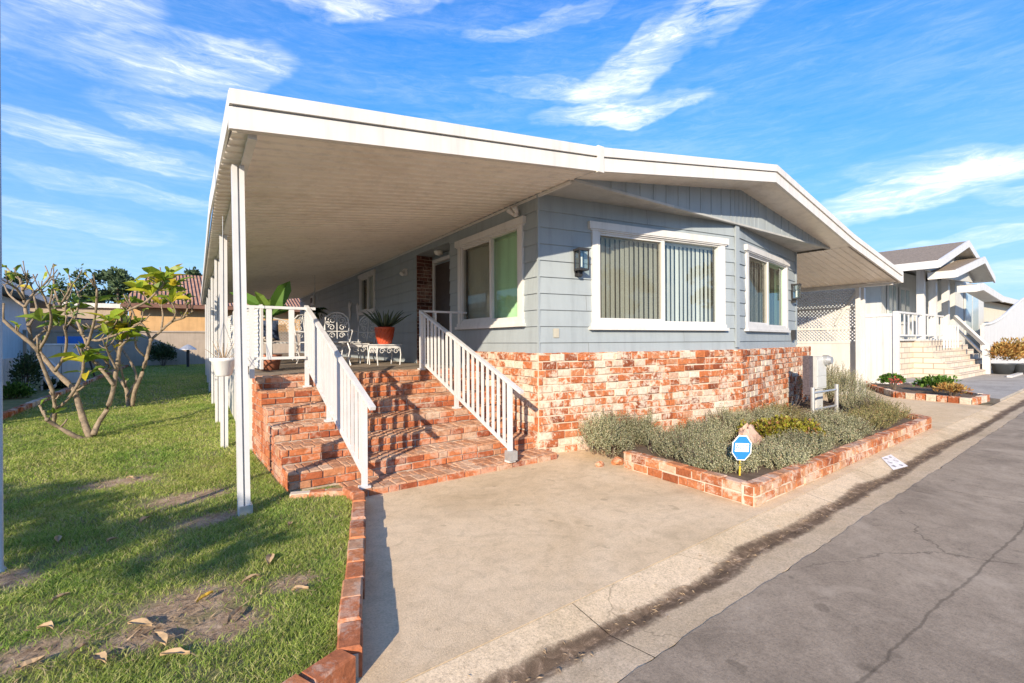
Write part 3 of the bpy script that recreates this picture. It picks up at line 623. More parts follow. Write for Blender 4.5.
def window(p, d, s0, s1, z0, z1, screen_left=True, mull=.5, blind=True, glassR='glass', tw=.10):
    """an aluminium slider: trim, head, sill, sash, two panes and vertical blinds; d along wall, outward to its right"""
    p = Vector(p); d = Vector(d).normalized(); n = Vector((d.y, -d.x, 0)); z = Vector((0, 0, 1))
    P = lambda s, h, o: p + d * s + z * h + n * o
    def bx(mb, a, b, h0, h1, o0, o1, mi=0): mb.fbox(P(a, h0, o0), d * (b - a), z * (h1 - h0), n * (o1 - o0), mi)
    fr = MB(); bx(fr, s0, s0 + tw, z0 + tw, z1 - tw, 0, .04); bx(fr, s1 - tw, s1, z0 + tw, z1 - tw, 0, .04)
    bx(fr, s0 + .001, s1 - .001, z1 - tw, z1 - .03, 0, .035); bx(fr, s0 + .001, s1 - .001, z0 + .02, z0 + tw, 0, .035)
    f = fr.build('window', M['white'], house)
    hd = MB(); bx(hd, s0 - .06, s1 + .06, z1 - tw, z1, 0, .065); bx(hd, s0 - .03, s1 + .03, z1 - tw - .02, z1 - tw - .001, 0, .05); hd.build('head_trim', M['white'], f)
    sl = MB(); bx(sl, s0 - .05, s1 + .05, z0, z0 + tw * .45, 0, .075); bx(sl, s0 - .02, s1 + .02, z0 + tw * .46, z0 + tw, 0, .05); sl.build('sill', M['white'], f)
    a, b, c, e = s0 + tw, s1 - tw, z0 + tw, z1 - tw; k = .042; mid = a + (b - a) * mull
    sa = MB()
    bx(sa, a, b, c, c + k, -.06, .025); bx(sa, a, b, e - k, e, -.06, .025); bx(sa, a, a + k, c + k, e - k, -.06, .025); bx(sa, b - k, b, c + k, e - k, -.06, .025); bx(sa, mid - .03, mid + .03, c + k, e - k, -.05, .015)
    bx(sa, a + k, mid - .03, e - k - .03, e - k, -.03, .005); bx(sa, a + k, mid - .03, c + k, c + k + .03, -.03, .005)
    sa.build('sash', M['white'], f)
    for l, (x0, x1) in enumerate(((a + k, mid - .03), (mid + .03, b - k))):
        MB().quad(P(x0, c + k, -.035), P(x1, c + k, -.035), P(x1, e - k, -.035), P(x0, e - k, -.035)).build('pane', M['glass' if l == 0 else glassR], f)
    if screen_left: MB().quad(P(a + k, c + k, -.008), P(mid - .03, c + k, -.008), P(mid - .03, e - k, -.008), P(a + k, e - k, -.008)).build('insect_screen', M['screen'], f)
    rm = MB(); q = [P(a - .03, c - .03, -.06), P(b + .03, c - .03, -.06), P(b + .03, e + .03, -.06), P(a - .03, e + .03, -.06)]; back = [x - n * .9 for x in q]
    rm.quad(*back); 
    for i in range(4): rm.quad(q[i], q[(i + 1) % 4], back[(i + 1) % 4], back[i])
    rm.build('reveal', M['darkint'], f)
    if blind:
        vb = MB(); x = a + .04; i = 0
        while x < b - .04:
            ang = R(-13 + rnd.uniform(-6, 6)); dx = d * math.cos(ang) * .044 + n * math.sin(ang) * .044
            cpt = P(x, c + .02, -.14); vb.quad(cpt - dx, cpt + dx, cpt + dx + z * (e - c - .08), cpt - dx + z * (e - c - .08)); x += .092 + rnd.uniform(-.006, .006); i += 1
        bx(vb, a, b, e - .07, e, -.17, -.11)
        vb.build('vertical_blind', M['blind'], f)
    return f
dAB = (B - A).normalized(); dBC = (C - B).normalized(); LAB = (B - A).length; LBC = (C - B).length
W1 = (.86, 3.55, 1.66, 3.19); W2 = (.44, 3.03, 1.66, 3.18)
mb = MB(); hole = lambda w_: [(w_[0] + .05, w_[1] - .05, w_[2] + .05, w_[3] - .05)]
lap(mb, A, B, 1.2, WT, hole(W1)); lap(mb, B, C, 1.2, WT, hole(W2)); mb.build('front_wall', [M['siding'], M['joint']], house)
P0 = Vector((4.10, BACK, 0)); sv = lambda v: BACK - v
WS = (sv(7.28), sv(5.3), 1.71, 3.24); WF = (sv(13.3), sv(11.95), 2.25, 3.36)
mb = MB(); RN, RF = 7.64, 9.2; rec = (sv(RF), sv(RN), 0., 3.3)
lap(mb, P0, A, .9, WT, hole(WS) + hole(WF) + [rec])
mb.fbox((4.082, 4.952, 1.2), (.03, 0, 0), (0, .03, 0), (0, 0, WT - 1.2)); mb.build('porch_wall', [M['siding'], M['joint']], house)
mb = MB(); lap(mb, C, (11.6, BACK, 0), .2, WT); mb.build('carport_wall', [M['siding'], M['joint']], house)
MB().fbox((4.1, BACK, 0), (7.5, 0, 0), (0, .05, 0), (0, 0, 4)).build('rear_wall', M['siding'], house)
mb = MB()
mb.fbox(Vector((*B.xy, 1.38)) + Vector((-.055, -.035, 0)), (.11, 0, 0), (0, -.012 + .04, 0), (0, 0, WT - 1.38)); mb.build('corner_board', M['siding_line'], house); mb = MB()
mb.fbox(Vector((*C.xy, 1.38)) + Vector((-.03, -.03, 0)), (.055, 0, 0), (0, .06, 0), (0, 0, WT - 1.38)); mb.build('corner_board', M['siding_line'], house)
window(A, dAB, *W1); window(B, dBC, *W2, glassR='glass_green')
window(P0, (0, -1, 0), *WS, mull=.55, glassR='glass_green'); window(P0, (0, -1, 0), *WF, tw=.08, blind=True)
# door recess
mb = MB(); U2 = 4.47
mb.quad((4.1, RN, FL), (4.1, RN, 3.3), (U2, RN, 3.3), (U2, RN, FL)); mb.quad((4.1, RN, 3.3), (4.1, RF, 3.3), (U2, RF, 3.3), (U2, RN, 3.3)); mb.quad((U2, RN, FL), (U2, RN, 3.3), (U2, RF, 3.3), (U2, RF, FL))
mb.build('door_recess', M['siding_line'], house)
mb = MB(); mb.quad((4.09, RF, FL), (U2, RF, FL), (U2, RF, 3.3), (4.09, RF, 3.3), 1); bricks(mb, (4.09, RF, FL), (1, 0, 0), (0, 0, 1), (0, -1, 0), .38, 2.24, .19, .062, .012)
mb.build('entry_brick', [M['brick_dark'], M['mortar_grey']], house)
dr = MB(); dr.box((U2 - .03, 8.5, FL + 1.02), (.04, .9, 2.0)); d_o = dr.build('door', M['door'], house)
mb = MB(); [mb.box((U2 - .04, y, FL + 1.03), (.09, .07, 2.06)) for y in (8.01, 8.99)]; mb.box((U2 - .04, 8.5, FL + 2.1), (.09, 1.05, .07)); mb.build('door_frame', M['white'], d_o)
mb = MB(); mb.tube([(U2 - .05, 8.16, FL + .98), (U2 - .11, 8.16, FL + .98)], .028, 8); mb.build('handle', M['galv'], d_o)
MB().lathe((4.28, 8.5, 3.21), [(.02, 0), (.08, .02), (.1, .06), (.1, .085)]).build('ceiling_lamp', M['frost'], house, True)
# skirting of used brick
bp = [Vector((4.03, 7.0, 0)), Vector((4.03, 4.90, 0)), Vector((7.90, 4.23, 0)), Vector((12.62, 5.045, 0))]
mb = MB()
for i in range(3):
    p, q = bp[i], bp[i + 1]; d = (q - p); L = d.length; d.normalize(); nn = Vector((d.y, -d.x, 0)); z0 = -.02
    mb.fbox(p - nn * .09, d * L, nn * .09, (0, 0, 1.33), 1)
    bricks(mb, p + Vector((0, 0, z0)), d, (0, 0, 1), nn, L, 1.35, .195, .085, .018, .019, 0, .008)
    bricks(mb, p + Vector((0, 0, 1.328)) + nn * .012, d, -nn, (0, 0, 1), L, .1, .1, .085, .012, .014, 0, .004)
q = bp[3]; bricks(mb, q, -nn, (0, 0, 1), d, .1, 1.33, .1, .085, .014, .012)
mb.build('brick_skirting', [M['brick'], M['mortar']], house)
# gable panel, soffits
VP = 4.255; UR = 7.97
def rooftop(u):
    pts = [(.4, 3.27), (4.1, 3.73), (UR, 4.30), (11.7, 3.71), (14.85, 3.18)]
    for (a, za), (b, zb) in zip(pts[:-1], pts[1:]):
        if u <= b or b == 14.85: return za + (zb - za) * (u - a) / (b - a)
def vfront(u):
    if u <= 4.1 or u >= 11.7: return 3.9
    return 3.9 - .18 * (1 - abs(u - UR) / 3.87)
mb = MB(); us = [4.12, 5, 6, 7, UR, 9, 10, 11, 11.58]
mb.vprism([(4.12, VP, WT)] + [(u, VP, rooftop(u) - .235) for u in us] + [(11.58, VP, WT)], (0, .04, 0))
u = 4.75
while u < 11.5:
    h = rooftop(u) - .24 - WT
    if h > .03: mb.fbox((u - .012, VP, WT), (.024, 0, 0), (0, -.007, 0), (0, 0, h))
    u += .29 if abs(u - UR) > .5 else .13
mb.build('gable_panel', M['siding_line'], house)
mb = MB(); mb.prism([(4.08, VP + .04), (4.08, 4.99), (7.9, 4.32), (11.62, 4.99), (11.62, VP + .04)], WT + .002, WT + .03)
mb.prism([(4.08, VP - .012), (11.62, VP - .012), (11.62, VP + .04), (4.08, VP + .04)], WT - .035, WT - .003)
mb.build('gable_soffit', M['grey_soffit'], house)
def slab(us, v1, mat, name, parent, th=.22, lo=.25):
    mb = MB()
    for a, b in zip(us[:-1], us[1:]):
        p = [(a, vfront(a), rooftop(a)), (b, vfront(b), rooftop(b)), (b, v1, rooftop(b)), (a, v1, rooftop(a))]
        mb.quad(*[(x, y, z - .03) for x, y, z in p]); 
    return mb
def underside(mb, us, v1, step=.155, mi=0):
    """roll formed pans running from house to eave, each with a rounded bead"""
    v = 3.93
    for a, b in zip(us[:-1], us[1:]):
        za, zb = rooftop(a) - .25, rooftop(b) - .25; y = 3.94
        while y < v1:
            for (y0, h0), (y1, h1) in (((y, 0), (y + .010, .014)), ((y + .010, .014), (y + .020, 0)), ((y + .020, 0), (y + step, 0))):
                mb.quad((a, y0, za - h0 + .0), (a, y1, za - h1), (b, y1, zb - h1), (b, y0, zb - h0), mi)
            y += step
def fascia(us, mat_parent, ends=()):
    mb = MB(); n = Vector((0, -1, 0))
    for a, b in zip(us[:-1], us[1:]):
        pa = Vector((a, vfront(a), rooftop(a))); pb = Vector((b, vfront(b), rooftop(b)))
        for o0, o1, h0, h1 in ((0, .065, -.105, .0), (0, .03, -.118, -.106), (0, .045, -.272, -.118)):
            vs = [pa + n * o0 + Vector((0, 0, h0)), pb + n * o0 + Vector((0, 0, h0)), pb + n * o1 + Vector((0, 0, h0)), pa + n * o1 + Vector((0, 0, h0)), pa + n * o0 + Vector((0, 0, h1)), pb + n * o0 + Vector((0, 0, h1)), pb + n * o1 + Vector((0, 0, h1)), pa + n * o1 + Vector((0, 0, h1))]
            mb.add(vs, [(0, 1, 2, 3), (7, 6, 5, 4), (3, 2, 6, 7), (1, 0, 4, 5), (0, 3, 7, 4), (2, 1, 5, 6)])
    return mb
# main roof
us = [4.1, UR, 11.7]
mb = slab(us, BACK + .4, None, None, None)
rf = mb.build('main_roof', M['roof'], house)
mb = MB()
for a, b in zip(us[:-1], us[1:]): mb.quad((a, vfront(a), rooftop(a) - .25), (a, 4.30, rooftop(a) - .25), (b, 4.30, rooftop(b) - .25), (b, vfront(b), rooftop(b) - .25))
mb.build('roof_soffit', M['soffit'], rf)
fascia(us, rf).build('fascia', M['cream'], rf)
# porch awning
us = [.4, 4.08]
aw = slab(us, BACK, None, None, None).build('porch_awning', M['roof'], house)
mb = MB(); underside(mb, [.43, 4.085], BACK); mb.build('pan', M['soffit'], aw)
fc = fascia([.4, 4.1], aw); fc.fbox((4.055, 3.9, 3.44), (.09, 0, 0), (0, -.075, 0), (0, 0, .30)); fc.build('fascia', M['cream'], aw)
mb = MB(); mb.fbox((.398, 3.87, 3.06), (.02, 0, 0), (0, 3.03, 0), (0, 0, .21)); mb.fbox((.398, 6.9, 3.06), (.02, 0, 0), (0, 15.6, 0), (0, 0, .21)); mb.build('eave_board', M['cream'], aw)
mb = MB(); mb.fbox((.53, 3.96, 2.995), (.06, 0, 0), (0, 18.2, 0), (0, 0, .06)); mb.fbox((4.05, 4.3, 3.43), (.035, 0, 0), (0, 18.2, 0), (0, 0, .035)); mb.build('beam', M['cream'], aw)
for i, v in enumerate((4.63, 7.7, 9.95, 12.6, 15.4, 18.2, 21.5)):
    mb = MB(); lz = lawnz(.6, v) - .03; l = .035 if i == 0 else 0.
    u0 = .575
    for k in (-1, 1):
        mb.bar((u0 + k * .026 - .0, v - .0, lz), (u0 + k * .026 - l, v, 2.99), .038, .075, up=(0, 1, 0))
    mb.bar((u0, v + .01, lz), (u0 - l, v + .01, 2.99), .03, .04, up=(0, 1, 0))
    po = mb.build('post', M['white_metal'], aw)
    if i == 0: MB().box((u0 + .01, v, lz + .07), (.10, .10, .08)).build('post_shoe', M['galv'], po)
SKEW[0] = False
# carport awning
us = [11.72, 14.85]
cw = slab(us, BACK, None, None, None).build('carport_awning', M['roof'], house)
mb = MB(); underside(mb, [11.715, 14.83], BACK); mb.build('pan', M['soffit'], cw)
fascia([11.7, 14.85], cw).build('fascia', M['cream'], cw)
mb = MB(); mb.fbox((14.85, 3.84, 2.91), (.06, 0, 0), (0, 14.4, 0), (0, 0, .27)); mb.fbox((14.66, 4.0, 2.86), (.08, 0, 0), (0, 14.2, 0), (0, 0, .07)); mb.build('gutter', M['cream'], cw)
for v in (4.75, 8.5, 12.5, 17): MB().box((14.74, v, 1.43), (.09, .09, 2.86)).build('post', M['white'], cw)
SKEW[0] = True
# lanterns, flood light, boxes on the walls
def lantern(p, d, s, z0, z1):
    n = Vector((d.y, -d.x, 0)); P = lambda a, h, o: Vector(p) + d * (s + a) + n * (o + .015) + Vector((0, 0, h))
    mb = MB(); h = z1 - z0
    mb.fbox(P(-.05, z0, 0), d * .1, n * .02, (0, 0, h)); mb.fbox(P(-.085, z1 - .04, .02), d * .17, n * .15, (0, 0, .03)); mb.fbox(P(-.08, z0 + .07, .025), d * .16, n * .14, (0, 0, .025))
    for a in (-.08, .066):
        for o in (.025, .151): mb.fbox(P(a, z0 + .09, o), d * .014, n * .014, (0, 0, h - .13))
    mb.fbox(P(-.03, z0, .02), d * .06, n * .06, (0, 0, .07))
    f = mb.build('wall_lantern', M['dark'], house)
    MB().fbox(P(-.066, z0 + .1, .04), d * .132, n * .11, (0, 0, h - .145)).build('lamp_glass', M['glass'], f)
    MB().tube([P(0, z0 + .12, .09), P(0, z0 + .26, .09)], .018, 8).build('bulb', M['frost'], f)
lantern(A, dAB, .62, 2.40, 2.78); lantern(B, dBC, 3.42, 2.32, 2.74)
n_ = Vector((dAB.y, -dAB.x, 0)); p = A + dAB * .22 + n_ * .016 + Vector((0, 0, 1.55)); MB().fbox(p, dAB * .085, n_ * .010, (0, 0, .125)).build('outlet_cover', paint('beige_plate', (.40, .38, .31), .5), house)
n_ = Vector((dBC.y, -dBC.x, 0)); p = B + dBC * 3.35 + n_ * .016 + Vector((0, 0, 1.5)); MB().fbox(p, dBC * .14, n_ * .07, (0, 0, .22)).build('outlet_box', M['dark'], house)
mb = MB(); mb.lathe((4.06, 5.42, 3.31), [(.05, 0), (.05, .05), (.02, .06)], 12); [mb.tube([(4.05, 5.42 + k * .04, 3.34), (3.96, 5.42 + k * .08, 3.42)], [.025, .045], 10) for k in (-1, 1)]; mb.v = [(a, b, c - .05) for a, b, c in mb.v]; mb.build('flood_light', M['white'], house, True)
mb = MB(); mb.box((4.06, 9.75, 3.02), (.06, .1, .14)); mb.tube([(4.04, 9.75, 3.06), (3.95, 9.7, 2.96)], [.025, .055], 10); mb.build('wall_sconce', M['white'], house)
mb = MB(); mb.box((4.06, 19.7, 3.14), (.06, .6, .36)); v_ = mb.build('vent_box', M['white'], house); MB().box((4.02, 19.75, 3.14), (.03, .26, .2)).build('vent_opening', M['dark'], v_)

# ------------------------------------------------------------------ porch and brick stair
SKEW[0] = False
T0 = 4.6; TR = .39; RISE = .165; Z0 = .07; UL = 1.0; UM = 1.56; UW = 4.10
stair = thing('brick_stair', 'broad red brick stair of seven steps climbing to the porch between two white railings', 'steps', (2.5, 5.8, 0))
mb = MB()
for k in range(7):
    v0 = T0 + TR * k; z1 = Z0 + RISE * k; z0 = z1 - RISE if k else -.02; ul = UM - .1 if k == 0 else UL; v1 = T0 + TR * (k + 1) if k < 6 else v0 + .30
    if k == 1: v0 -= .0
    mb.fbox((ul + .012, v0 + .012, -.02), (UW - ul - .012, 0, 0), (0, v1 - v0 + .02, 0), (0, 0, z1 + .02 - .012), 1)
    bricks(mb, (ul, v0 + .012, z0), (1, 0, 0), (0, 0, 1), (0, -1, 0), UW - ul, z1 - z0 - .01, .2, .07, .013, .014, 0, .005)
    bricks(mb, (ul, v0, z1 - .012), (1, 0, 0), (0, 1, 0), (0, 0, 1), UW - ul, v1 - v0, .1, .185, .012, .013, 2, .004)
    if k: bricks(mb, (ul + .012, v1 + .0, 0), (0, -1, 0), (0, 0, 1), (-1, 0, 0), v1 - v0, z1 - .01, .19, .075, .013, .014, 0, .005)
mb.build('steps', [M['brick_step'], M['mortar_grey'], M['brick_tread']], stair)
vP = T0 + TR * 6 + .3
mb = MB(); mb.prism([(1.02, vP), (4.22, vP), (5.05, BACK), (1.85, BACK)], .2, FL); mb.build('porch_floor', paint('worn_porch_carpet', (.27, .22, .17), .9, .2, 5, .2, .3), stair)
mb = MB(); mb.prism([(.97, vP), (1.019, vP), (1.85, BACK), (1.80, BACK)], -.02, FL - .02); mb.build('porch_skirt', M['white'], stair)

def railing(label, u, v0, v1, z0, z1, horiz=None):
    """sloped guard: posts, top and bottom rail and square balusters"""
    r = thing('stair_railing', label, 'railing', (u, v0, Z0), 'white stair railings')
    f = lambda v: z0 + (z1 - z0) * (v - v0) / (v1 - v0); Hr = .90
    for k, vv in enumerate((v0, (v0 + v1) / 2 + .08, v1)):
        step = min(6, max(0, int((vv - T0) / TR))); zb = Z0 + RISE * step
        mb = MB(); mb.box((u, vv, (zb + f(vv) + Hr) / 2), (.048, .048, f(vv) + Hr - zb)); mb.box((u, vv, zb + .012), (.10, .09, .024)); mb.build('newel_post', M['white_metal'], r)
    MB().bar((u, v0 - .24, f(v0 - .24) + Hr + .012), (u, v1 + .02, f(v1) + Hr + .012), .055, .035).build('top_rail', M['white_metal'], r)
    MB().bar((u, v0 + .02, f(v0) + .13), (u, v1, f(v1) + .12), .03, .035).build('bottom_rail', M['white_metal'], r)
    n = int((v1 - v0) / .118)
    for k in range(1, n):
        vv = v0 + (v1 - v0) * k / n
        if abs(vv - (v0 + v1) / 2 - .08) < .05: continue
        MB().box((u, vv, f(vv) + .51), (.024, .032, .77)).build('baluster', M['white_metal'], r)
    return r
r1 = railing('white metal stair railing between the left and right flights, seen edge on', 1.62, 4.66, 6.92, .07, 1.08)
r2 = railing('white metal stair railing beside the brick skirting below the window', 3.36, 4.62, 7.0, .1, 1.08)
mb = MB(); mb.bar((3.36, 7.02, 1.99), (4.2, 7.02, 1.99), .05, .03); mb.build('top_rail', M['white_metal'], r2)
for u in (3.62, 3.9): MB().box((u, 7.02, 1.52), (.024, .032, .92)).build('baluster', M['white_metal'], r2)
MB().box((3.36, 4.60, .15), (.11, .11, .11)).build('post_shoe', M['galv'], r2)
pr_ = thing('porch_railing', 'short white guard rail across the front of the porch, left of the stair railings', 'railing', (1.3, 6.85, FL))
mb = MB(); mb.bar((.86, 6.88, 1.96), (1.72, 6.88, 1.96), .05, .035); mb.build('top_rail', M['white_metal'], pr_)
MB().bar((.9, 6.88, 1.30), (1.6, 6.88, 1.30), .035, .035).build('bottom_rail', M['white_metal'], pr_)
MB().box((.95, 6.88, 1.50), (.055, .055, .9)).build('post', M['white_metal'], pr_)
for u in (1.15, 1.42): MB().box((u, 6.88, 1.63), (.065, .03, .64)).build('baluster', M['white_metal'], pr_)

SKEW[0] = False
# ------------------------------------------------------------------ porch furniture
def scroll(mb, c, ex, ez, r, turns=1.25, rad=.008, s=1):
    pts = []
    for i in range(14):
        a = i / 13 * turns * 2 * PI; q = r * (1 - .72 * i / 13); pts.append(Vector(c) + Vector(ex) * math.cos(a) * q * s + Vector(ez) * math.sin(a) * q)
    mb.tube(pts, rad, 5)
def make_chair(label):
    t_ = thing('wrought_iron_chair', label, 'chair', (0, 0, 0), 'white wrought iron patio chairs')
    mb = MB(); mb.lathe((0, 0, .43), [(.2, 0), (.225, .008), (.225, .022), (.2, .03)], 20)
    for k in range(6): mb.tube([(.2 * math.cos(k), .2 * math.sin(k), .415), (.2 * math.cos(k + 2.2), .2 * math.sin(k + 2.2), .415)], .007, 5)
    mb.build('seat', M['white_metal'], t_)
    bk = MB(); arc = [(-.2, .2, .44), (-.23, .25, .75), (-.21, .29, .93), (-.11, .31, 1.02), (0, .315, 1.04), (.11, .31, 1.02), (.21, .29, .93), (.23, .25, .75), (.2, .2, .44)]
    bk.tube(arc, .015, 6); bk.tube([(-.22, .24, .66), (.22, .24, .66)], .009, 5); bk.tube([(0, .21, .5), (0, .315, 1.03)], .009, 5)
    for sx_ in (-1, 1):
        for (x, z, r) in ((.09, .88, .075), (.10, .74, .065), (.09, .58, .06), (.17, .82, .04), (.05, .95, .04)):
            scroll(bk, (sx_ * x, .22 + (z - .45) * .17, z), (1, 0, 0), (0, .17, 1), r, s=sx_, rad=.009)
    bk.build('backrest', M['white_metal'], t_)
    for sx_ in (-1, 1):
        for sy in (-1, 1):
            lg = MB(); lg.tube([(sx_ * .16, sy * .15, .43), (sx_ * .2, sy * .19, .3), (sx_ * .17, sy * .165, .14), (sx_ * .21, sy * .21, 0)], .013, 6); lg.build('leg', M['white_metal'], t_)
    ar = MB()
    for sx_ in (-1, 1): ar.tube([(sx_ * .225, .24, .68), (sx_ * .27, .05, .68), (sx_ * .25, -.15, .66), (sx_ * .2, -.14, .45)], .011, 5)
    ar.build('armrest', M['white_metal'], t_)
    return t_
ch = make_chair('white wrought iron scroll back chair left of the red potted aloe, nearest the stair'); ch.location = (2.80, 9.5, FL); ch.rotation_euler = (0, 0, R(-12))
dup(ch, (3.5, 10.2, FL), R(-50), 'white wrought iron scroll back chair against the wall under the far narrow window')
dup(ch, (2.6, 10.7, FL), R(20), 'white wrought iron scroll back chair farthest back, half hidden by the middle stair railing')
def iron_table(label, loc, w, d, h):
    t_ = thing('wrought_iron_table', label, 'table', loc, 'white wrought iron tables')
    x, y, z = loc; mb = MB(); mb.box((x, y, z + h - .01), (w, d, .02)); mb.box((x, y, z + h - .05), (w - .04, d - .04, .05)); mb.build('tabletop', M['white_metal'], t_)
    for sx_ in (-1, 1):
        for sy in (-1, 1):
            px_, py_ = x + sx_ * (w / 2 - .03), y + sy * (d / 2 - .03); lg = MB(); lg.tube([(px_, py_, z + h - .05), (px_ + sx_ * .02, py_, z + h * .5), (px_, py_, z)], .012, 6); lg.build('leg', M['white_metal'], t_)
    ap = MB()
    for k in range(-1, 2):
        scroll(ap, (x + k * w * .28, y - d / 2 + .02, z + h - .13), (1, 0, 0), (0, 0, 1), .06); scroll(ap, (x - w / 2 + .02, y + k * d * .28, z + h - .13), (0, 1, 0), (0, 0, 1), .06)
    ap.build('apron', M['white_metal'], t_)
iron_table('low white wrought iron table holding the red pot', (3.56, 9.05, FL), .5, .5, .40)
iron_table('white wrought iron table between the scroll back chairs', (3.16, 9.8, FL), .55, .5, .42)
pt = thing('potted_aloe', 'spiky aloe in a red ribbed pot on the low white table', 'potted plant', (3.56, 9.05, FL + .40))
mb = MB(); c0 = (3.56, 9.05, FL + .40); mb.lathe(c0, [(.12, 0), (.15, .02), (.19, .2), (.215, .34), (.225, .36), (.225, .39), (.19, .39), (.18, .33)], 24)
for k in range(16):
    a = 2 * PI * k / 16; mb.tube([(c0[0] + math.cos(a) * .152, c0[1] + math.sin(a) * .152, c0[2] + .03), (c0[0] + math.cos(a + .5) * .192, c0[1] + math.sin(a + .5) * .192, c0[2] + .19), (c0[0] + math.cos(a + .9) * .218, c0[1] + math.sin(a + .9) * .218, c0[2] + .34)], .012, 5)
mb.build('pot', M['terracotta'], pt, True)
mb = MB()
for k in range(30):
    a = k * 2.4; e = R(80 - k * 1.9); d = Vector((math.cos(a) * math.cos(e), math.sin(a) * math.cos(e), math.sin(e))); L = .30 + .012 * k
    p = Vector(c0) + Vector((math.cos(a) * .05, math.sin(a) * .05, .36)); mb.tube([p, p + d * L * .5, p + d * L * .85 + Vector((0, 0, .02)), p + d * L * 1.1], [.026, .022, .012, .002], 6)
mb.build('leaves', M['aloe'], pt, True); pt.scale = (.86, .86, .86)
SKEW[0] = False
# glider bench with navy cushion
def pillow(c, w_, h_, d_):
    mb = MB(); n = 9
    for side in (-1, 1):
        o = len(mb.v)
        for j in range(n):
            for i in range(n):
                a, b = i / (n - 1) * 2 - 1, j / (n - 1) * 2 - 1; p = (1 - a ** 4) * (1 - b ** 4)
                mb.v.append((c[0] + a * w_ / 2 * (1 - .06 * (1 - b * b)), c[1] + side * d_ / 2 * p ** .6 + b * .08, c[2] + b * h_ / 2 * (1 - .06 * (1 - a * a))))
        for j in range(n - 1):
            for i in range(n - 1):
                f = (o + j * n + i, o + j * n + i + 1, o + (j + 1) * n + i + 1, o + (j + 1) * n + i); mb.f.append(f if side < 0 else f[::-1]); mb.m.append(0)
    return mb
bn = thing('garden_bench', 'white iron bench with a navy print cushion at the far end of the porch', 'bench', (2.05, 12.6, FL))
def grid_panel(mb, o, ex, ez, w, h, st=.075, rad=.006):
    o = Vector(o); ex = Vector(ex); ez = Vector(ez); k = -h
    while k < w:
        a0, a1 = max(0, k), min(w, k + h); mb.bar(o + ex * a0 + ez * (a0 - k), o + ex * a1 + ez * (a1 - k), rad * 2, rad * 2, up=(.3, .9, .1))
        b0, b1 = max(0, k), min(w, k + h); mb.bar(o + ex * b0 + ez * (h - (b0 - k)), o + ex * b1 + ez * (h - (b1 - k)), rad * 2, rad * 2, up=(.3, .9, .1)); k += st
mb = MB(); mb.box((2.05, 12.6, FL + .44), (1.3, .5, .04)); mb.build('seat', M['white_metal'], bn)
mb = MB(); grid_panel(mb, (1.4, 12.86, FL + .48), (1, 0, 0), (0, 0, 1), 1.3, .5); mb.tube([(1.4, 12.86, FL + .4), (1.4, 12.86, FL + .95), (2.05, 12.86, FL + 1.08), (2.7, 12.86, FL + .95), (2.7, 12.86, FL + .4)], .02, 6); mb.build('backrest', M['white_metal'], bn)
for x in (1.42, 2.68):
    for y in (12.38, 12.84): MB().tube([(x, y, FL + .42), (x, y + .02, FL)], .02, 6).build('leg', M['white_metal'], bn)
tag(pillow((2.02, 12.62, FL + .74), .62, .5, .2).build('cushion', M['navy'], None, True), 'navy blue print cushion leaning on the white bench', 'cushion')
tag(MB().blob((2.02, 12.42, FL + .52), (.18, .14, .07), 5, .1, 10).build('cushion', M['pale'], None, True), 'small pale pink cushion lying on the bench seat', 'cushion')
# banana plant
bpn = thing('banana_plant', 'young banana plant with broad green leaves behind the short guard rail', 'potted plant', (1.45, 8.6, FL))
mb = MB(); mb.lathe((1.45, 8.6, FL), [(.13, 0), (.17, .22), (.185, .25), (.15, .25)], 18); mb.build('pot', M['clay'], bpn, True)
mb = MB(); mb.tube([(1.45, 8.6, FL + .2), (1.44, 8.6, FL + .7), (1.46, 8.6, FL + 1.05)], [.045, .038, .025], 8); mb.build('stem', M['plumeria_green'], bpn, True)
mb = MB()
for d, L, W in (((.35, -.1, .95), .85, .26), ((-.75, .1, .75), .8, .22), ((.1, .7, .7), .7, .22), ((-.4, -.2, .9), .6, .16), ((.5, .3, .4), .55, .16)):
    mb.leaf((1.45, 8.6, FL + .85), d, L, W, .22, nrm=(.2, -1, .4)); mb.tube([(1.45, 8.6, FL + .6), Vector((1.45, 8.6, FL + .85)) + Vector(d) * .1], .014, 6)
mb.build('leaves', M['green'], bpn)
fp = thing('hanging_fern', 'green trailing fern near the wall at the far end of the porch', 'hanging plant', (3.3, 13.2, 2.2))
MB().lathe((3.3, 13.2, 2.1), [(.1, 0), (.16, .16), (.17, .18)], 14).build('pot', M['plastic_white'], fp, True)
mb = MB()
for k in range(3): mb.tube([(3.3 + .16 * math.cos(k * 2.1), 13.2 + .16 * math.sin(k * 2.1), 2.28), (3.3, 13.2, 2.95), (3.3, 13.2, 3.27)], .006, 4)
mb.build('chain', M['galv'], fp)
mb = MB()
for k in range(46):
    a = k * 2.4; e = rnd.uniform(-.1, 1.2); d = Vector((math.cos(a), math.sin(a), e)).normalized(); mb.leaf((3.3, 13.2, 2.28), d, rnd.uniform(.28, .5), .06, .5)
mb.build('leaves', M['darkleaf'], fp)
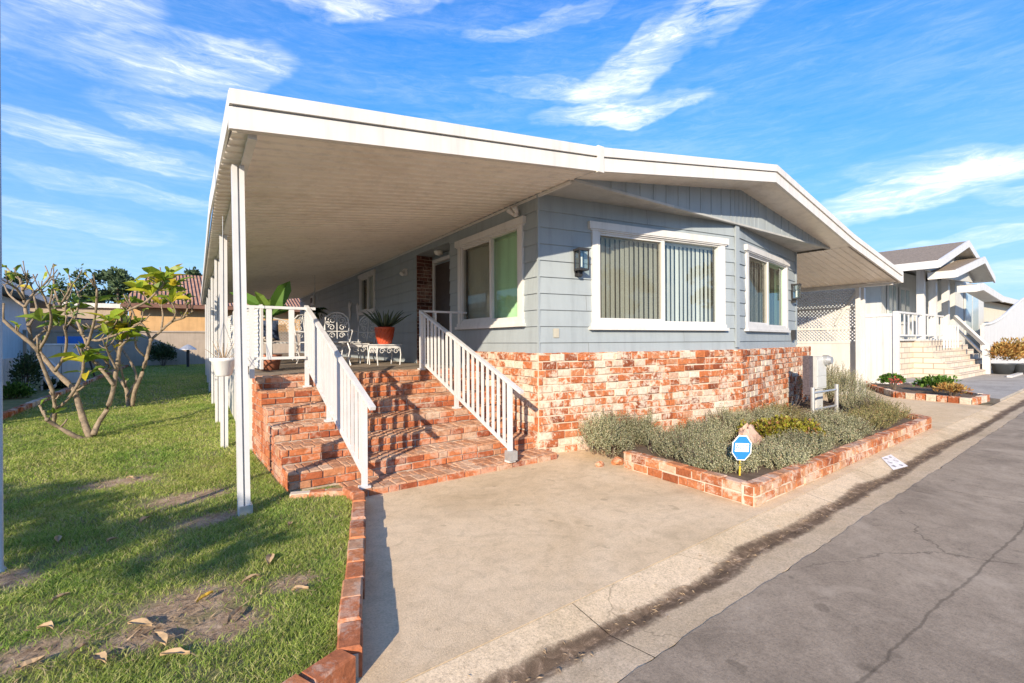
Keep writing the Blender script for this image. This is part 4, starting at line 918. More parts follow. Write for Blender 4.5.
# two birds on the wall
for (v_, z_, lb) in ((14.3, 2.46, 'white metal bird ornament on the porch wall left of the narrow window'), (13.45, 2.36, 'white metal bird ornament on the porch wall touching the narrow window frame')):
    mb = MB(); x = 4.06 + .053 * (v_ - 4.95); mb.vprism([(x, v_ + .16, z_ + .16), (x, v_ + .06, z_ - .16), (x, v_, z_ - .28), (x, v_ - .08, z_ - .1), (x, v_ - .05, z_ + .05), (x, v_ - .16, z_ + .22), (x, v_ - .02, z_ + .16), (x, v_ + .05, z_ + .26)], (.02, 0, 0))
    tag(mb.build('wall_ornament', M['white'], None), lb, 'ornament', 'white bird ornaments')
# iron trellis screens on the porch's open side
def trellis(label, u, v0, v1, z0, z1):
    t_ = thing('trellis', label, 'trellis', (u, (v0 + v1) / 2, z0), 'white trellis screens along the porch')
    mb = MB(); 
    for a, b in (((u, v0, z0), (u, v0, z1)), ((u, v1, z0), (u, v1, z1)), ((u, v0, z0 + .02), (u, v1, z0 + .02)), ((u, v0, z1), (u, v1, z1))): mb.bar(a, b, .035, .035, up=(1, .2, .1))
    mb.build('frame', M['white'], t_); mb = MB(); grid_panel(mb, (u, v0, z0), (0, 1, 0), (0, 0, 1), v1 - v0, z1 - z0, .11, .008); mb.build('lattice', M['white'], t_)
trellis('white lattice screen nearest the lawn steps on the porch edge', 1.22, 7.9, 9.7, FL + .05, 2.05)
trellis('white lattice screen in the middle of the porch edge', 1.36, 10.2, 12.4, FL - .2, 2.2)
trellis('white lattice screen at the far end of the porch edge', 1.52, 12.8, 15.0, FL - .2, 2.2)
skp = thing('porch_skirt_fence', 'white vertical board screen along the lawn side of the porch', 'fence', (.86, 13.7, 0))
mb = MB(); v = 9.6
while v < 22: mb.box((.84 + .053 * (v - 4.95), v, .62 + lawnz(0, v)), (.02, .135, 1.35)); v += .145
mb.build('boards', M['white'], skp); mb = MB(); [mb.bar((.872 + .053 * 4.65, 9.6, z), (.872 + .053 * 17, 21.95, z), .03, .06) for z in (.35, 1.1)]; mb.build('rail', M['white'], skp)
# hanging white pot on the second post
hp = thing('hanging_pot', 'white plastic pot hung from a bracket on the second awning post', 'hanging pot', (.60, 6.45, 1.18))
MB().lathe((.60, 6.45, 1.12), [(.07, 0), (.085, .01), (.125, .17), (.14, .18), (.14, .21), (.12, .21), (.11, .16)], 24).build('pot', M['plastic_white'], hp, True)
mb = MB()
for k in range(3): mb.tube([(.60 + .13 * math.cos(k * 2.1), 6.45 + .13 * math.sin(k * 2.1), 1.32), (.60, 6.45, 1.75)], .0035, 4)
mb.tube([(.60, 6.45, 1.75), (.60, 6.45, 2.97)], .0035, 4); mb.build('wire', M['galv'], hp)
mb = MB()
for k in range(26):
    a = k * 2.4; d = Vector((math.cos(a), math.sin(a), rnd.uniform(.5, 2.5))).normalized(); mb.tube([(.60, 6.45, 1.28), Vector((.60, 6.45, 1.28)) + d * rnd.uniform(.1, .3)], [.004, .002], 4)
mb.build('dry_stems', M['straw'], hp)

# ------------------------------------------------------------------ brick lawn edging and planter
ed = thing('brick_edging', 'low red brick edging between the lawn and the driveway', 'edging', (1.0, 3.5, 0))
path = [Vector((.28, 1.995, 0)), Vector((.67, 2.15, 0)), Vector((.98, 3.0, 0)), Vector((1.25, 3.75, 0)), Vector((1.46, 4.35, 0)), Vector((1.44, 4.60, 0)), Vector((1.28, 4.74, 0)), Vector((.98, 4.84, 0))]
path = [Vector((-.6, 1.62, 0))] + path
mb = MB()
for i in range(len(path) - 1):
    p, q = path[i], path[i + 1]; d = (q - p); L = d.length; d.normalize(); nn = Vector((d.y, -d.x, 0)); wd = .11
    za = .145 if i < 3 else .13; k = max(1, round(L / .205)); s = 0
    for j in range(k):
        a = p + d * (L * j / k + .005); b_ = p + d * (L * (j + 1) / k - .005); zt = za - .012 * j / k + rnd.uniform(-.006, .006) - (.03 if i > 5 else 0); jj = rnd.uniform(-.006, .006)
        o = a - nn * (wd / 2 - jj) + Vector((0, 0, -.05)); ex = b_ - a; ey = nn * wd; vs = []; e = .010
        for zz_, ins in ((-.05, 0), (zt - e, 0), (zt, e)):
            for fx, fy in ((0, 0), (1, 0), (1, 1), (0, 1)):
                vs.append(a + Vector((0, 0, zz_)) - nn * (wd / 2 - jj) + d * (ex.length * fx + (ins if fx == 0 else -ins)) + nn * (wd * fy + (ins if fy == 0 else -ins)))
        fs = [f[::-1] for f in [(0, 1, 5, 4), (1, 2, 6, 5), (2, 3, 7, 6), (3, 0, 4, 7), (4, 5, 9, 8), (5, 6, 10, 9), (6, 7, 11, 10), (7, 4, 8, 11), (8, 9, 10, 11)]]
        mb.add(vs, fs, 0)
    mb.fbox(p - nn * (wd / 2 - .012), d * L, nn * (wd - .024), (0, 0, za - .035), 1)
mb.build('bricks', [M['brick_red'], M['mortar']], ed)

PL = [Vector((4.43, 3.80, 0)), Vector((4.30, 2.19, 0)), Vector((10.45, 2.33, 0)), Vector((11.1, 3.1, 0))]
pla = thing('brick_planter', 'low used brick planter bed in front of the skirting, full of shrubs', 'planter', (7, 3, 0))
mb = MB(); HB = .19
for i in range(3):
    p, q = PL[i], PL[i + 1]; d = (q - p); L = d.length; d.normalize(); nn = Vector((d.y, -d.x, 0)); wd = .115
    mb.fbox(p - nn * wd, d * L, nn * (wd - .0), (0, 0, HB - .012), 1)
    bricks(mb, p, d, (0, 0, 1), nn, L, HB - .006, .2, .075, .014, .013, 0, .006)
    bricks(mb, p + Vector((0, 0, HB - .012)) + nn * .012, d, -nn, (0, 0, 1), L, wd + .012, .2, .1, .012, .016, 0, .005)
    bricks(mb, p - nn * wd, d, (0, 0, 1), -nn, L, HB - .01, .2, .075, .014, .012, 0, .006)
mb.build('brick_wall', [M['brick_planter'], M['mortar']], pla)
mb = MB(); mb.prism([(4.52, 3.78), (4.42, 2.32), (10.4, 2.45), (11.3, 3.4), (12.4, 4.9), (7.9, 4.2), (5.1, 4.68)], -.03, .115); mb.build('soil', M['soil'], pla)
for i, (px_, py_, r) in enumerate(((618, 464, .07), (632, 468, .06), (600, 466, .045), (648, 470, .05))):
    q = ground(px_, py_); tag(MB().blob((q.x, q.y, r * .5), (r * 1.3, r, r * .7), i, .25, 7).build('broken_brick', M['brick_red'], None), ['cream and red brick lump at the left end of the planter', 'cream and red brick lump second along from the wall end', 'small brick chip under the round shrub', 'brick lump against the planter corner'][i], 'rubble', 'broken bricks by the planter')
def twigs(mb, blobs, n, seed, L=.15, leaf=.034, lw=.011, up=.8, per=9):
    rr = random.Random(seed); tot = sum(b[3] * b[4] for b in blobs)
    for bx, by, bz, rx, ry, rz in blobs:
        for _ in range(int(n * rx * ry / tot)):
            a = rr.uniform(0, 6.283); e = math.asin(rr.uniform(-.15, 1)); q = rr.uniform(.62, 1.02); d = Vector((math.cos(a) * math.cos(e), math.sin(a) * math.cos(e), math.sin(e)))
            p = Vector((bx + d.x * rx * q, by + d.y * ry * q, bz + d.z * rz * q)); l = L * rr.uniform(.5, 1.35)
            o = (d * .55 + Vector((rr.uniform(-.45, .45), rr.uniform(-.45, .45), up))).normalized(); p = p - o * l * .6
            sd = o.cross(Vector((rr.uniform(-1, 1), rr.uniform(-1, 1), .2))).normalized(); s2 = o.cross(sd); k = int(per * l / L) + 2
            mb.add([p - sd * .0022, p + sd * .0022, p + o * l], [(0, 1, 2)])
            for i in range(k):
                f = (i + .5) / k; th = i * 2.4; r_ = sd * math.cos(th) + s2 * math.sin(th); h = (o * .75 + r_ * .8).normalized(); w_ = h.cross(o).normalized() * lw * rr.uniform(.6, 1.2) / 2; b_ = p + o * l * f; ll = leaf * rr.uniform(.6, 1.25) * (1.1 - .5 * f)
                mb.add([b_, b_ + h * ll * .5 + w_, b_ + h * ll, b_ + h * ll * .5 - w_], [(0, 1, 2, 3)])
    return mb
# shrubs in the planter
def shrub(label, x, y, h, r, mat, n=2600, L=.055, W=.016, z0=.10, group='shrubs in the brick planter', seed=1, up=.7, cat='shrub', ry=None, name='shrub', tw=False):
    rr = random.Random(seed); t_ = thing(name, label, cat, (x, y, z0), group); ry = ry or r; bl = []
    for k in range(7):
        a = rr.uniform(0, 6.28); q = rr.uniform(.1, .62); s = rr.uniform(.40, .62)
        bl.append((x + r * q * math.cos(a), y + ry * q * math.sin(a), z0 + h * rr.uniform(.38, .55), r * s, ry * s, h * rr.uniform(.40, .52)))
    bl.append((x, y, z0 + h * .4, r * .7, ry * .7, h * .5))
    if tw: bl = [(a, b_, c_ - h * rr.uniform(0, .16), d_, e_, f_ * rr.uniform(.7, 1.1)) for a, b_, c_, d_, e_, f_ in bl]
    (twigs(MB(), bl, int(n / 9), seed) if tw else foliage(MB(), bl, n, L, W, seed, up)).build('foliage', mat, t_)
    mb = MB()
    for k in range(16):
        a = rr.uniform(0, 6.28); q = rr.uniform(.2, .8); mb.tube([(x + .03 * math.cos(a), y + .03 * math.sin(a), z0 - .03), (x + r * q * .5 * math.cos(a), y + ry * q * .5 * math.sin(a), z0 + h * .4), (x + r * q * math.cos(a), y + ry * q * math.sin(a), z0 + h * rr.uniform(.6, 1.02))], [.010, .006, .003], 4)
    mb.build('stems', M['treebark'], t_); return t_
sa, ol, li = M['santolina'], M['olive'], M['lime']
shrub('large round grey green shrub against the brick at the left end of the planter', 4.66, 4.22, .66, .46, sa, 11000, .055, .013, .0, seed=11, tw=True)
shrub('rounded grey green shrub right of the largest round shrub, against the brick', 5.25, 4.18, .52, .36, sa, 6500, .055, .013, .05, seed=12, tw=True)
row = [(5.2, 2.95, .28, .40, sa, 'grey green mound close behind the blue yard sign'), (6.05, 2.72, .24, .36, sa, 'small grey green mound in front of the pink rock'), (4.98, 3.35, .38, .50, sa, 'low grey green mound just inside the left end of the planter'), (4.86, 2.86, .24, .42, sa, 'low grey green mound at the front left corner of the planter'), (5.5, 2.6, .24, .42, sa, 'low grey green mound beside the blue yard sign'), (5.8, 3.58, .42, .55, sa, 'broad grey green mound midway between the blue yard sign and the brick skirting'), (6.45, 2.74, .28, .44, sa, 'low grey green mound between the sign and the yellow green shrub'),
       (6.55, 3.72, .44, .56, sa, 'mounded grey green shrub against the brick below the front window'), (7.45, 3.62, .46, .56, sa, 'mounded grey green shrub under the peak of the wall'), (8.3, 3.7, .46, .52, ol, 'olive tinged shrub left of the galvanised guard rail'), (7.3, 2.74, .28, .44, sa, 'low grey green mound along the middle of the front planter wall'),
       (8.15, 2.74, .30, .46, sa, 'low grey green mound in front of the guard rail'), (8.95, 2.82, .30, .48, ol, 'olive shrub in front of the guard rail at the right of the planter'), (9.75, 2.85, .34, .48, ol, 'olive brown shrub at the front right end of the planter'), (10.3, 3.0, .36, .40, ol, 'darkest olive shrub at the far right tip of the planter'),
       (8.6, 3.2, .32, .45, sa, 'grey green mound at the foot of the guard rail'), (11.15, 3.85, .92, .66, sa, 'tall grey green bush right of the meter box'), (11.9, 4.35, .98, .62, sa, 'tallest grey green bush by the white screen of the carport'), (10.6, 3.3, .48, .48, sa, 'bushy grey green shrub just right of the guard rail')]
for i, (x, y, h, r, m_, lb) in enumerate(row): shrub(lb, x, y, h, r, m_, int(5200 * r / .42), .05, .013, .09, seed=20 + i, tw=True)
shrub('bright yellow green jade shrub beside the pink rock', 7.0, 3.05, .34, .34, li, 2400, .05, .03, .10, seed=51, up=.3)
shrub('reddish green jade shrub right of the pink rock', 6.45, 3.2, .34, .28, li, 1500, .05, .028, .10, seed=52, up=.3)
tag(MB().blob((5.98, 3.12, .26), (.19, .14, .15), 8, .38, 9).build('rock', M['rust'], None), 'salmon pink rock among the shrubs behind the blue sign', 'rock')
# blue security yard sign
sg = thing('yard_sign', 'blue octagonal security sign on a stake among the planter shrubs', 'sign', (4.80, 2.57, .1))
sc = Vector((4.80, 2.57, .40)); ang = R(-46); sd = Vector((math.cos(ang), math.sin(ang), 0)); sn = Vector((sd.y, -sd.x, 0)); su = Vector((.16, .0, .985))
def oct_(rx, rz, o): return [sc + sd * rx * math.cos(R(22.5 + 45 * k)) + su * rz * math.sin(R(22.5 + 45 * k)) + sn * o for k in range(8)]
MB().vprism(oct_(.100, .136, 0), sn * .008).build('panel', M['signwhite'], sg)
MB().vprism(oct_(.091, .127, .0085), sn * .002).build('blue_face', M['signblue'], sg)
mb = MB(); mb.vprism([sc + sd * a + su * b + sn * .0108 for a, b in ((-.066, -.038), (.066, -.038), (.066, .047), (-.066, .047))], sn * .0015); 0 and mb.vprism([sc + sd * a + su * b + sn * .0108 for a, b in ((-.07, -.098), (.07, -.098), (.07, -.084), (-.07, -.084))], sn * .0012); 0 and mb.vprism([sc + sd * a + su * b + sn * .0108 for a, b in ((-.055, .09), (.055, .09), (.055, .104), (-.055, .104))], sn * .0012); mb.build('band', M['signwhite'], sg)
cu = bpy.data.curves.new('sign_text', 'FONT'); cu.body = 'ADT'; cu.size = .064; cu.align_x = 'CENTER'; cu.align_y = 'CENTER'; cu.extrude = .0008
to = bpy.data.objects.new('tmp_text', cu); COL.objects.link(to); dg = bpy.context.evaluated_depsgraph_get(); tm = bpy.data.meshes.new_from_object(to.evaluated_get(dg))
mb = MB(); mb.add([sc + sd * v_.co.x * 1.02 + su * (v_.co.y * 1.15 + .005) + sn * (.0138 + v_.co.z) for v_ in tm.vertices], [tuple(p.vertices) for p in tm.polygons]); mb.build('lettering', M['signblue'], sg)
bpy.data.objects.remove(to)
MB().tube([(sc.x - .02, sc.y + .014, .0), (sc.x, sc.y + .014, .42)], .009, 6).build('stake', M['yellow'], sg)
# meter pedestal and guard rail
mt = thing('meter_box', 'grey electric meter box with a round meter at the right end of the brick skirting', 'meter', (10.45, 3.98, .1))
mb = MB(); mb.box((10.42, 4.05, .86), (.44, .16, .62)); mb.box((10.42, 3.965, .95), (.38, .012, .30)); mb.box((10.42, 3.965, .68), (.38, .010, .2)); mb.build('cabinet', M['meter'], mt)
mb = MB(); mb.box((10.42, 4.05, .32), (.26, .10, .46)); mb.build('conduit', M['meter'], mt)
mb = MB(); mb.tube([(10.56, 3.99, 1.10), (10.56, 3.90, 1.10)], .10, 18); mb.tube([(10.56, 3.90, 1.10), (10.56, 3.84, 1.10)], [.085, .07], 18); mb.build('meter', M['galv'], mt)
MB().box((10.08, 4.08, .82), (.16, .12, .74)).build('dark_strip', paint('dark_mottled_tone', (.09, .075, .085), .6, .6, 30), mt)  # plain dark mottled box left of the cabinet, no slats
gr = thing('guard_rail', 'low galvanised pipe guard rail in front of the meter box', 'guard rail', (9.8, 3.7, .1))
for x in (9.28, 10.32): MB().tube([(x, 3.68, .05), (x, 3.68, .66)], .035, 10).build('post', M['galv'], gr)
for z in (.26, .56): MB().tube([(9.28, 3.68, z), (10.32, 3.68, z)], .02, 8).build('rail', M['galv'], gr)
# house number painted on the gutter apron, worn past reading
hn = thing('curb_number', 'white painted curb panel with worn dark figures in front of the planter', 'curb marking', (7.3, 2.03, 0))
zc = lambda v_, u_: .006 - .045 * (1 - (v_ - (vr(u_) + vj(u_)) / 2) / ((vj(u_) - vr(u_)) / 2))
cp = [(6.93, 1.89), (7.32, 1.85), (7.68, 2.12), (7.36, 2.13)]
mb = MB(); mb.add([(a, b, zc(b, a) + .0) for a, b in cp], [(0, 1, 2, 3)]); mb.build('white_panel', M['plate'], hn)
mb = MB()
for r_ in range(2):
    for k in range(3):
        s_, t2 = .2 + .62 * k / 2, .30 + .36 * r_; q = Vector((*cp[0], 0)) * (1 - s_) * (1 - t2) + Vector((*cp[1], 0)) * (1 - s_) * t2 + Vector((*cp[2], 0)) * s_ * t2 + Vector((*cp[3], 0)) * s_ * (1 - t2)
        for j in range(3):
            a = q.x + rnd.uniform(-.03, .03); b = q.y + rnd.uniform(-.02, .02); w_ = rnd.uniform(.010, .02)
            mb.add([(a - w_, b - .012, zc(b - .012, a) + .003), (a + w_, b - .012, zc(b - .012, a) + .003), (a + w_, b + .012, zc(b + .012, a) + .003), (a - w_, b + .012, zc(b + .012, a) + .003)], [(0, 1, 2, 3)])
mb.build('worn_figures', M['plate_ink'], hn)

# ------------------------------------------------------------------ lawn trees (plumeria)
def plumeria(label, base, limbs, leaves, Zt, seed):
    rr = random.Random(seed); t_ = thing('plumeria_tree', label, 'tree', base, 'bare branched plumeria trees')
    br_ = MB(); tips = []
    for pts, r0, r1, dz in limbs:
        P = []; n = len(pts)
        for i, (cx_, cy_) in enumerate(pts): P.append(at(cx_ * .3662, 230 + cy_ * .3662, Zt + dz * (i / max(1, n - 1)) + rr.uniform(-.03, .03)))
        # smooth the limb
        Q = []
        for i in range(len(P) - 1):
            a, b, c, d = P[max(i - 1, 0)], P[i], P[i + 1], P[min(i + 2, len(P) - 1)]
            for k in range(4):
                s = k / 4; Q.append(.5 * ((2 * b) + (c - a) * s + (2 * a - 5 * b + 4 * c - d) * s * s + (3 * b - a - 3 * c + d) * s ** 3))
        Q.append(P[-1]); m_ = len(Q); r0 *= .74; r1 *= .70; br_.tube(Q, [r0 + (r1 - r0) * i / (m_ - 1) + rr.uniform(-.004, .004) * (r0 / .04) for i in range(m_)], 8)
        br_.blob(Q[-1], (r1 * 1.25, r1 * 1.25, r1 * 1.25), rr.randint(0, 99), .1, 5)
        if r1 < .030 and len(pts) > 2:
            e_ = (Q[-1] - Q[-3]).normalized()
            for k in range(rr.choice((2, 2, 3))):
                d_ = (e_ + Vector((rr.uniform(-.9, .9), rr.uniform(-.9, .9), rr.uniform(-.1, .8)))).normalized(); l_ = rr.uniform(.10, .24); p0_ = Q[-1]; p2_ = p0_ + d_ * l_ + Vector((0, 0, l_ * .25))
                br_.tube([p0_ - e_ * .01, p0_ + d_ * l_ * .55, p2_], [r1 * .62, r1 * .55, r1 * .62], 7); br_.blob(p2_, (r1 * .75,) * 3, rr.randint(0, 99), .2, 5); tips.append((p2_, d_))
            for k in range(2):
                i_ = rr.randrange(len(Q) // 3, len(Q) - 1); d_ = Vector((rr.uniform(-1, 1), rr.uniform(-1, 1), rr.uniform(.2, 1))).normalized(); l_ = rr.uniform(.06, .16)
                br_.tube([Q[i_], Q[i_] + d_ * l_ * .6, Q[i_] + d_ * l_ + Vector((0, 0, .02))], [r1 * .6, r1 * .5, r1 * .5], 6); tips.append((Q[i_] + d_ * l_, d_))
    br_.build('trunk', M['bark'], t_, True)
    lf = MB(); lg_ = MB()
    for p_, d_ in tips:
        if rr.random() < .42:
            for k in range(rr.choice((1, 2, 3))): (lf if rr.random() < .5 else lg_).leaf(p_, d_ + Vector((rr.uniform(-.9, .9), rr.uniform(-.9, .9), rr.uniform(-.3, .6))), rr.uniform(.13, .26), rr.uniform(.045, .08), rr.uniform(.1, .6))
    for cx_, cy_, dz, n, L, kind in leaves:
        p = at(cx_ * .3662, 230 + cy_ * .3662, Zt + dz)
        for k in range(int(n * 1.5)):
            a = k * 2.4 + rr.uniform(-.3, .3); e = rr.uniform(.1, 1.2); d = Vector((math.cos(a), math.sin(a), e))
            L_ = L * 1.12
            (lf if kind else lg_).leaf(p, d, L_ * rr.uniform(.7, 1.15), L_ * .34, rr.uniform(.1, .5))
    if lf.v: lf.build('yellow_leaves', M['plumeria'], t_)
    if lg_.v: lg_.build('green_leaves', M['plumeria_green'], t_)
b1 = ground(90, 438, .10); b1.z = lawnz(b1.x, b1.y) - .02
Zt = b1.x * FW[0] + b1.y * FW[1]
L1_ = [([(247, 572), (225, 510), (207, 450), (192, 425), (150, 385), (105, 330)], .060, .042, .1), ([(105, 330), (85, 310), (60, 290), (30, 265), (8, 245)], .042, .03, -.2),
       ([(85, 310), (78, 260), (68, 210), (62, 165), (55, 135)], .036, .022, .3), ([(68, 210), (90, 175), (112, 158), (134, 132)], .026, .018, .2), ([(66, 190), (45, 160), (20, 145)], .024, .018, -.3), ([(80, 260), (100, 225), (95, 190), (84, 150)], .024, .018, .4), ([(62, 165), (75, 145), (72, 128)], .02, .016, -.2),
       ([(245, 572), (222, 570), (190, 555), (155, 535), (128, 518)], .048, .034, -.3), ([(147, 530), (150, 490), (143, 440), (122, 385), (105, 340)], .034, .03, -.35), ([(150, 490), (178, 470), (205, 435), (225, 390), (228, 350)], .032, .024, -.1),
       ([(255, 560), (270, 525), (292, 490), (308, 440), (318, 380), (328, 320), (333, 292)], .052, .03, .2), ([(310, 425), (285, 390), (252, 355), (238, 318), (225, 285), (190, 255), (160, 238), (148, 205)], .034, .022, .3),
       ([(225, 285), (205, 240), (165, 205), (150, 165), (147, 140)], .026, .018, .2), ([(238, 318), (252, 270), (262, 220), (265, 160)], .026, .018, -.3), ([(228, 290), (262, 302), (300, 292), (345, 275), (385, 252)], .026, .02, -.2), ([(252, 270), (300, 248), (345, 222), (395, 198), (432, 165), (447, 148)], .028, .02, .3),
       ([(160, 238), (135, 215), (120, 180), (112, 165)], .022, .017, -.2), ([(300, 292), (318, 250), (330, 230)], .022, .016, .2), ([(205, 240), (215, 200), (212, 170)], .02, .016, .3), ([(318, 380), (300, 345), (290, 320)], .024, .018, -.3), ([(190, 255), (178, 225), (184, 190)], .02, .015, .1), ([(105, 330), (128, 290), (140, 245), (133, 205)], .03, .018, -.3), ([(85, 310), (115, 280), (138, 268)], .026, .018, .3), ([(68, 210), (40, 190), (22, 172), (12, 150)], .024, .016, .3), ([(150, 385), (175, 345), (182, 300), (176, 268)], .03, .018, -.3), ([(328, 320), (345, 300), (352, 268)], .024, .018, .2), ([(240, 318), (270, 338), (300, 372)], .022, .02, .3), ([(165, 205), (185, 172), (196, 150)], .02, .016, -.1)]
plumeria('near plumeria with bare forked limbs and few yellow leaves on the lawn', b1, L1_, [(333, 278, .2, 9, .34, 1), (345, 268, .2, 5, .3, 0), (228, 352, -.1, 4, .36, 1), (240, 395, 0, 2, .3, 1), (205, 215, .2, 5, .3, 0), (447, 140, .3, 9, .40, 1), (112, 250, -.2, 4, .3, 0), (385, 170, .3, 4, .32, 1), (262, 200, -.2, 3, .26, 0), (300, 250, -.2, 5, .32, 1), (330, 300, .1, 5, .34, 1), (165, 262, 0, 4, .3, 0), (415, 175, .3, 5, .36, 1), (140, 250, 0, 4, .3, 0), (232, 362, -.1, 3, .4, 1)], Zt, 5)
b2 = ground(132, 407, .15); b2.z = lawnz(b2.x, b2.y) - .02; Zt2 = b2.x * FW[0] + b2.y * FW[1]
L2_ = [([(352, 487), (348, 455), (343, 430), (318, 400), (285, 375)], .06, .035, .2), ([(362, 480), (368, 440), (385, 400), (400, 350), (412, 300)], .06, .045, -.1), ([(412, 300), (440, 275), (470, 250), (500, 240), (525, 222)], .04, .025, .2), ([(412, 300), (395, 265), (370, 240), (355, 205)], .036, .022, -.3), ([(440, 275), (445, 235), (440, 205)], .03, .02, .3), ([(470, 250), (480, 225), (470, 200)], .026, .02, -.2), ([(348, 455), (372, 410), (362, 370), (340, 335), (318, 300)], .04, .026, .3), ([(395, 345), (372, 320), (368, 285)], .03, .02, -.3), ([(343, 430), (330, 380), (322, 340), (300, 300)], .03, .02, -.4), ([(500, 240), (512, 215), (505, 195)], .022, .018, .2)]
plumeria('farther plumeria with slender forked limbs behind the nearer tree', b2, L2_, [(440, 205, .3, 4, .34, 1), (470, 198, -.2, 5, .4, 1), (355, 200, -.2, 4, .34, 1), (505, 195, .2, 3, .3, 0), (368, 285, -.3, 3, .3, 0), (430, 150, .2, 7, .42, 1), (462, 165, .2, 6, .42, 1), (480, 150, .2, 4, .40, 1)], Zt2, 6)
# dry leaves on the grass
for i, (px_, py_) in enumerate(((60, 598), (58, 540), (45, 628), (130, 478), (145, 520), (250, 580), (300, 590), (160, 640), (235, 615), (30, 665), (80, 650), (112, 540), (270, 560), (290, 525), (100, 660), (205, 598), (175, 655), (140, 625))):
    q = ground(px_, py_, .07); mb = MB(); a = rnd.uniform(0, 6.28); L = rnd.uniform(.08, .16); c_, s_ = math.cos(a), math.sin(a); vs = []; fs = []
    for k in range(6):
        s = k / 5; w_ = (.022 + .016 * ((i * 7) % 5) / 4) * math.sin(PI * min(.97, s + .03)); cu_ = .011 * math.sin(PI * s) + rnd.uniform(-.006, .006)
        for e in (-1, 0, 1): vs.append((q.x + c_ * L * (s - .5) - s_ * e * w_ * .7, q.y + s_ * L * (s - .5) + c_ * e * w_ * .7, (.066 + cu_ + abs(e) * .014)))
    for k in range(5):
        for e in (0, 1): fs.append((k * 3 + e, k * 3 + 3 + e, k * 3 + 4 + e, k * 3 + 1 + e))
    mb.add(vs, fs); yel = i in (15,)
    tag(mb.build('dry_leaf', M['straw_yellow'] if yel else M['straw'], None), 'single bright yellow fallen leaf on the bare patch of lawn' if yel else 'curled brown dry leaf lying on the front lawn', 'leaf', None if yel else 'dry leaves scattered on the lawn')
mb = MB()
for k in range(420):
    c0, rx, ry = PATCH[rnd.choice((0, 0, 1, 1, 2, 3, 4, 5, 6, 8))]; x = c0.x + rnd.gauss(0, rx * .8); y = c0.y + rnd.gauss(0, ry * .9)
    if x > .64 + (y - 2.15) * .345 - .1 or y < 2.0 + max(0, -x) * .1: continue
    a = rnd.uniform(0, 6.28); L = rnd.uniform(.02, .09); w_ = rnd.uniform(.0015, .006); c_, s_ = math.cos(a), math.sin(a); z = lawnz(x, y) + rnd.uniform(.006, .03)
    mb.add([(x - s_ * w_, y + c_ * w_, z), (x + s_ * w_, y - c_ * w_, z), (x + c_ * L, y + s_ * L, z + rnd.uniform(-.01, .02))], [(0, 1, 2)])
lt = mb.build('grass_litter', M['straw'], None); lt['kind'] = 'stuff'; lt['label'] = 'dry straw and clippings strewn over the bare lawn patches'; lt['category'] = 'litter'
mb = MB()
for k in range(520):
    x = rnd.uniform(.4, 14); y = 1.695 + .02 * x + rnd.gauss(0, .07); a = rnd.uniform(0, 6.28); L = rnd.uniform(.004, .022); w_ = rnd.uniform(.002, .007); z = .002
    if not vr(x) + .03 < y < vj(x) - .03: continue
    z = .008 - .045 * (1 - abs(y - (vr(x) + vj(x)) / 2) / ((vj(x) - vr(x)) / 2)); c_, s_ = math.cos(a), math.sin(a)
    mb.add([(x - c_ * L, y - s_ * L, z), (x + s_ * w_, y - c_ * w_, z + .004), (x + c_ * L, y + s_ * L, z + .002), (x - s_ * w_, y + c_ * w_, z + .003)], [(0, 1, 2, 3)])
gl_ = mb.build('gutter_litter', M['straw'], None); gl_['kind'] = 'stuff'; gl_['label'] = 'leaf crumbs and grit lying along the gutter'; gl_['category'] = 'litter'
# pale metal pole at the lawn's left side
mb = MB(); mb.lathe((-.845, 4.42, .0), [(.05, 0), (.05, .06), (.036, .08), (.034, 5.2), (.0, 5.22)], 12)
tag(mb.build('metal_pole', M['leftpost'], None, True), 'pale blue grey metal pole at the left edge of the lawn', 'pole')

# ------------------------------------------------------------------ left side: neighbour, fence, bed
nb = thing('blue_house', 'pale blue neighbouring home with a white eave left of the lawn', 'house', (-8, 20, 0))
mb = MB(); mb.fbox((-12, 9.9, 0), (7.2, 0, 0), (0, 21, 0), (0, 0, 3.35)); mb.build('wall', M['neigh_blue'], nb)
mb = MB(); mb.vprism([(-12.6, 9.5, 3.45), (-4.15, 9.5, 3.45), (-4.15, 9.5, 3.66), (-8.4, 9.5, 4.35), (-12.6, 9.5, 3.66)], (0, 25, 0)); mb.build('roof', paint('grey_roof_sheet', (.36, .35, .34), .8, .1), nb)  # roof runs on past the wall, lengthened to shade the low building
mb = MB(); mb.fbox((-4.15, 9.45, 3.4), (.05, 0, 0), (0, 22.1, 0), (0, 0, .27)); mb.fbox((-12.6, 9.46, 3.42), (8.44, 0, 0), (0, .04, 0), (0, 0, .22)); mb.build('fascia', M['white'], nb)
mb = MB(); mb.fbox((-4.8, 15.8, 1.9), (.03, 0, 0), (0, 1.3, 0), (0, 0, .95)); w_o = mb.build('window', M['white'], nb); MB().fbox((-4.77, 15.88, 1.97), (.012, 0, 0), (0, 1.14, 0), (0, 0, .8)).build('pane', M['darkint'], w_o)
mb = MB(); mb.fbox((-4.8, 9.9, .1), (.025, 0, 0), (0, 21, 0), (0, 0, .85)); mb.build('skirting', M['white'], nb)
for v in (10.0, 14, 18.5, 23, 27.5): MB().box((-4.3, v, 1.7), (.09, .09, 3.4)).build('post', M['white'], nb)
pf = thing('picket_fence', 'white picket fence between the gravel bed and the blue home', 'fence', (-3.5, 16, 0))
mb = MB(); v = 11.
while v < 20.2: mb.box((-3.5, v, .62), (.02, .10, .95)); v += .17
mb.build('pickets', M['white'], pf); mb = MB(); [mb.box((-3.525, 15.6, z), (.03, 9.3, .07)) for z in (.4, .95)]; mb.build('rail', M['white'], pf)
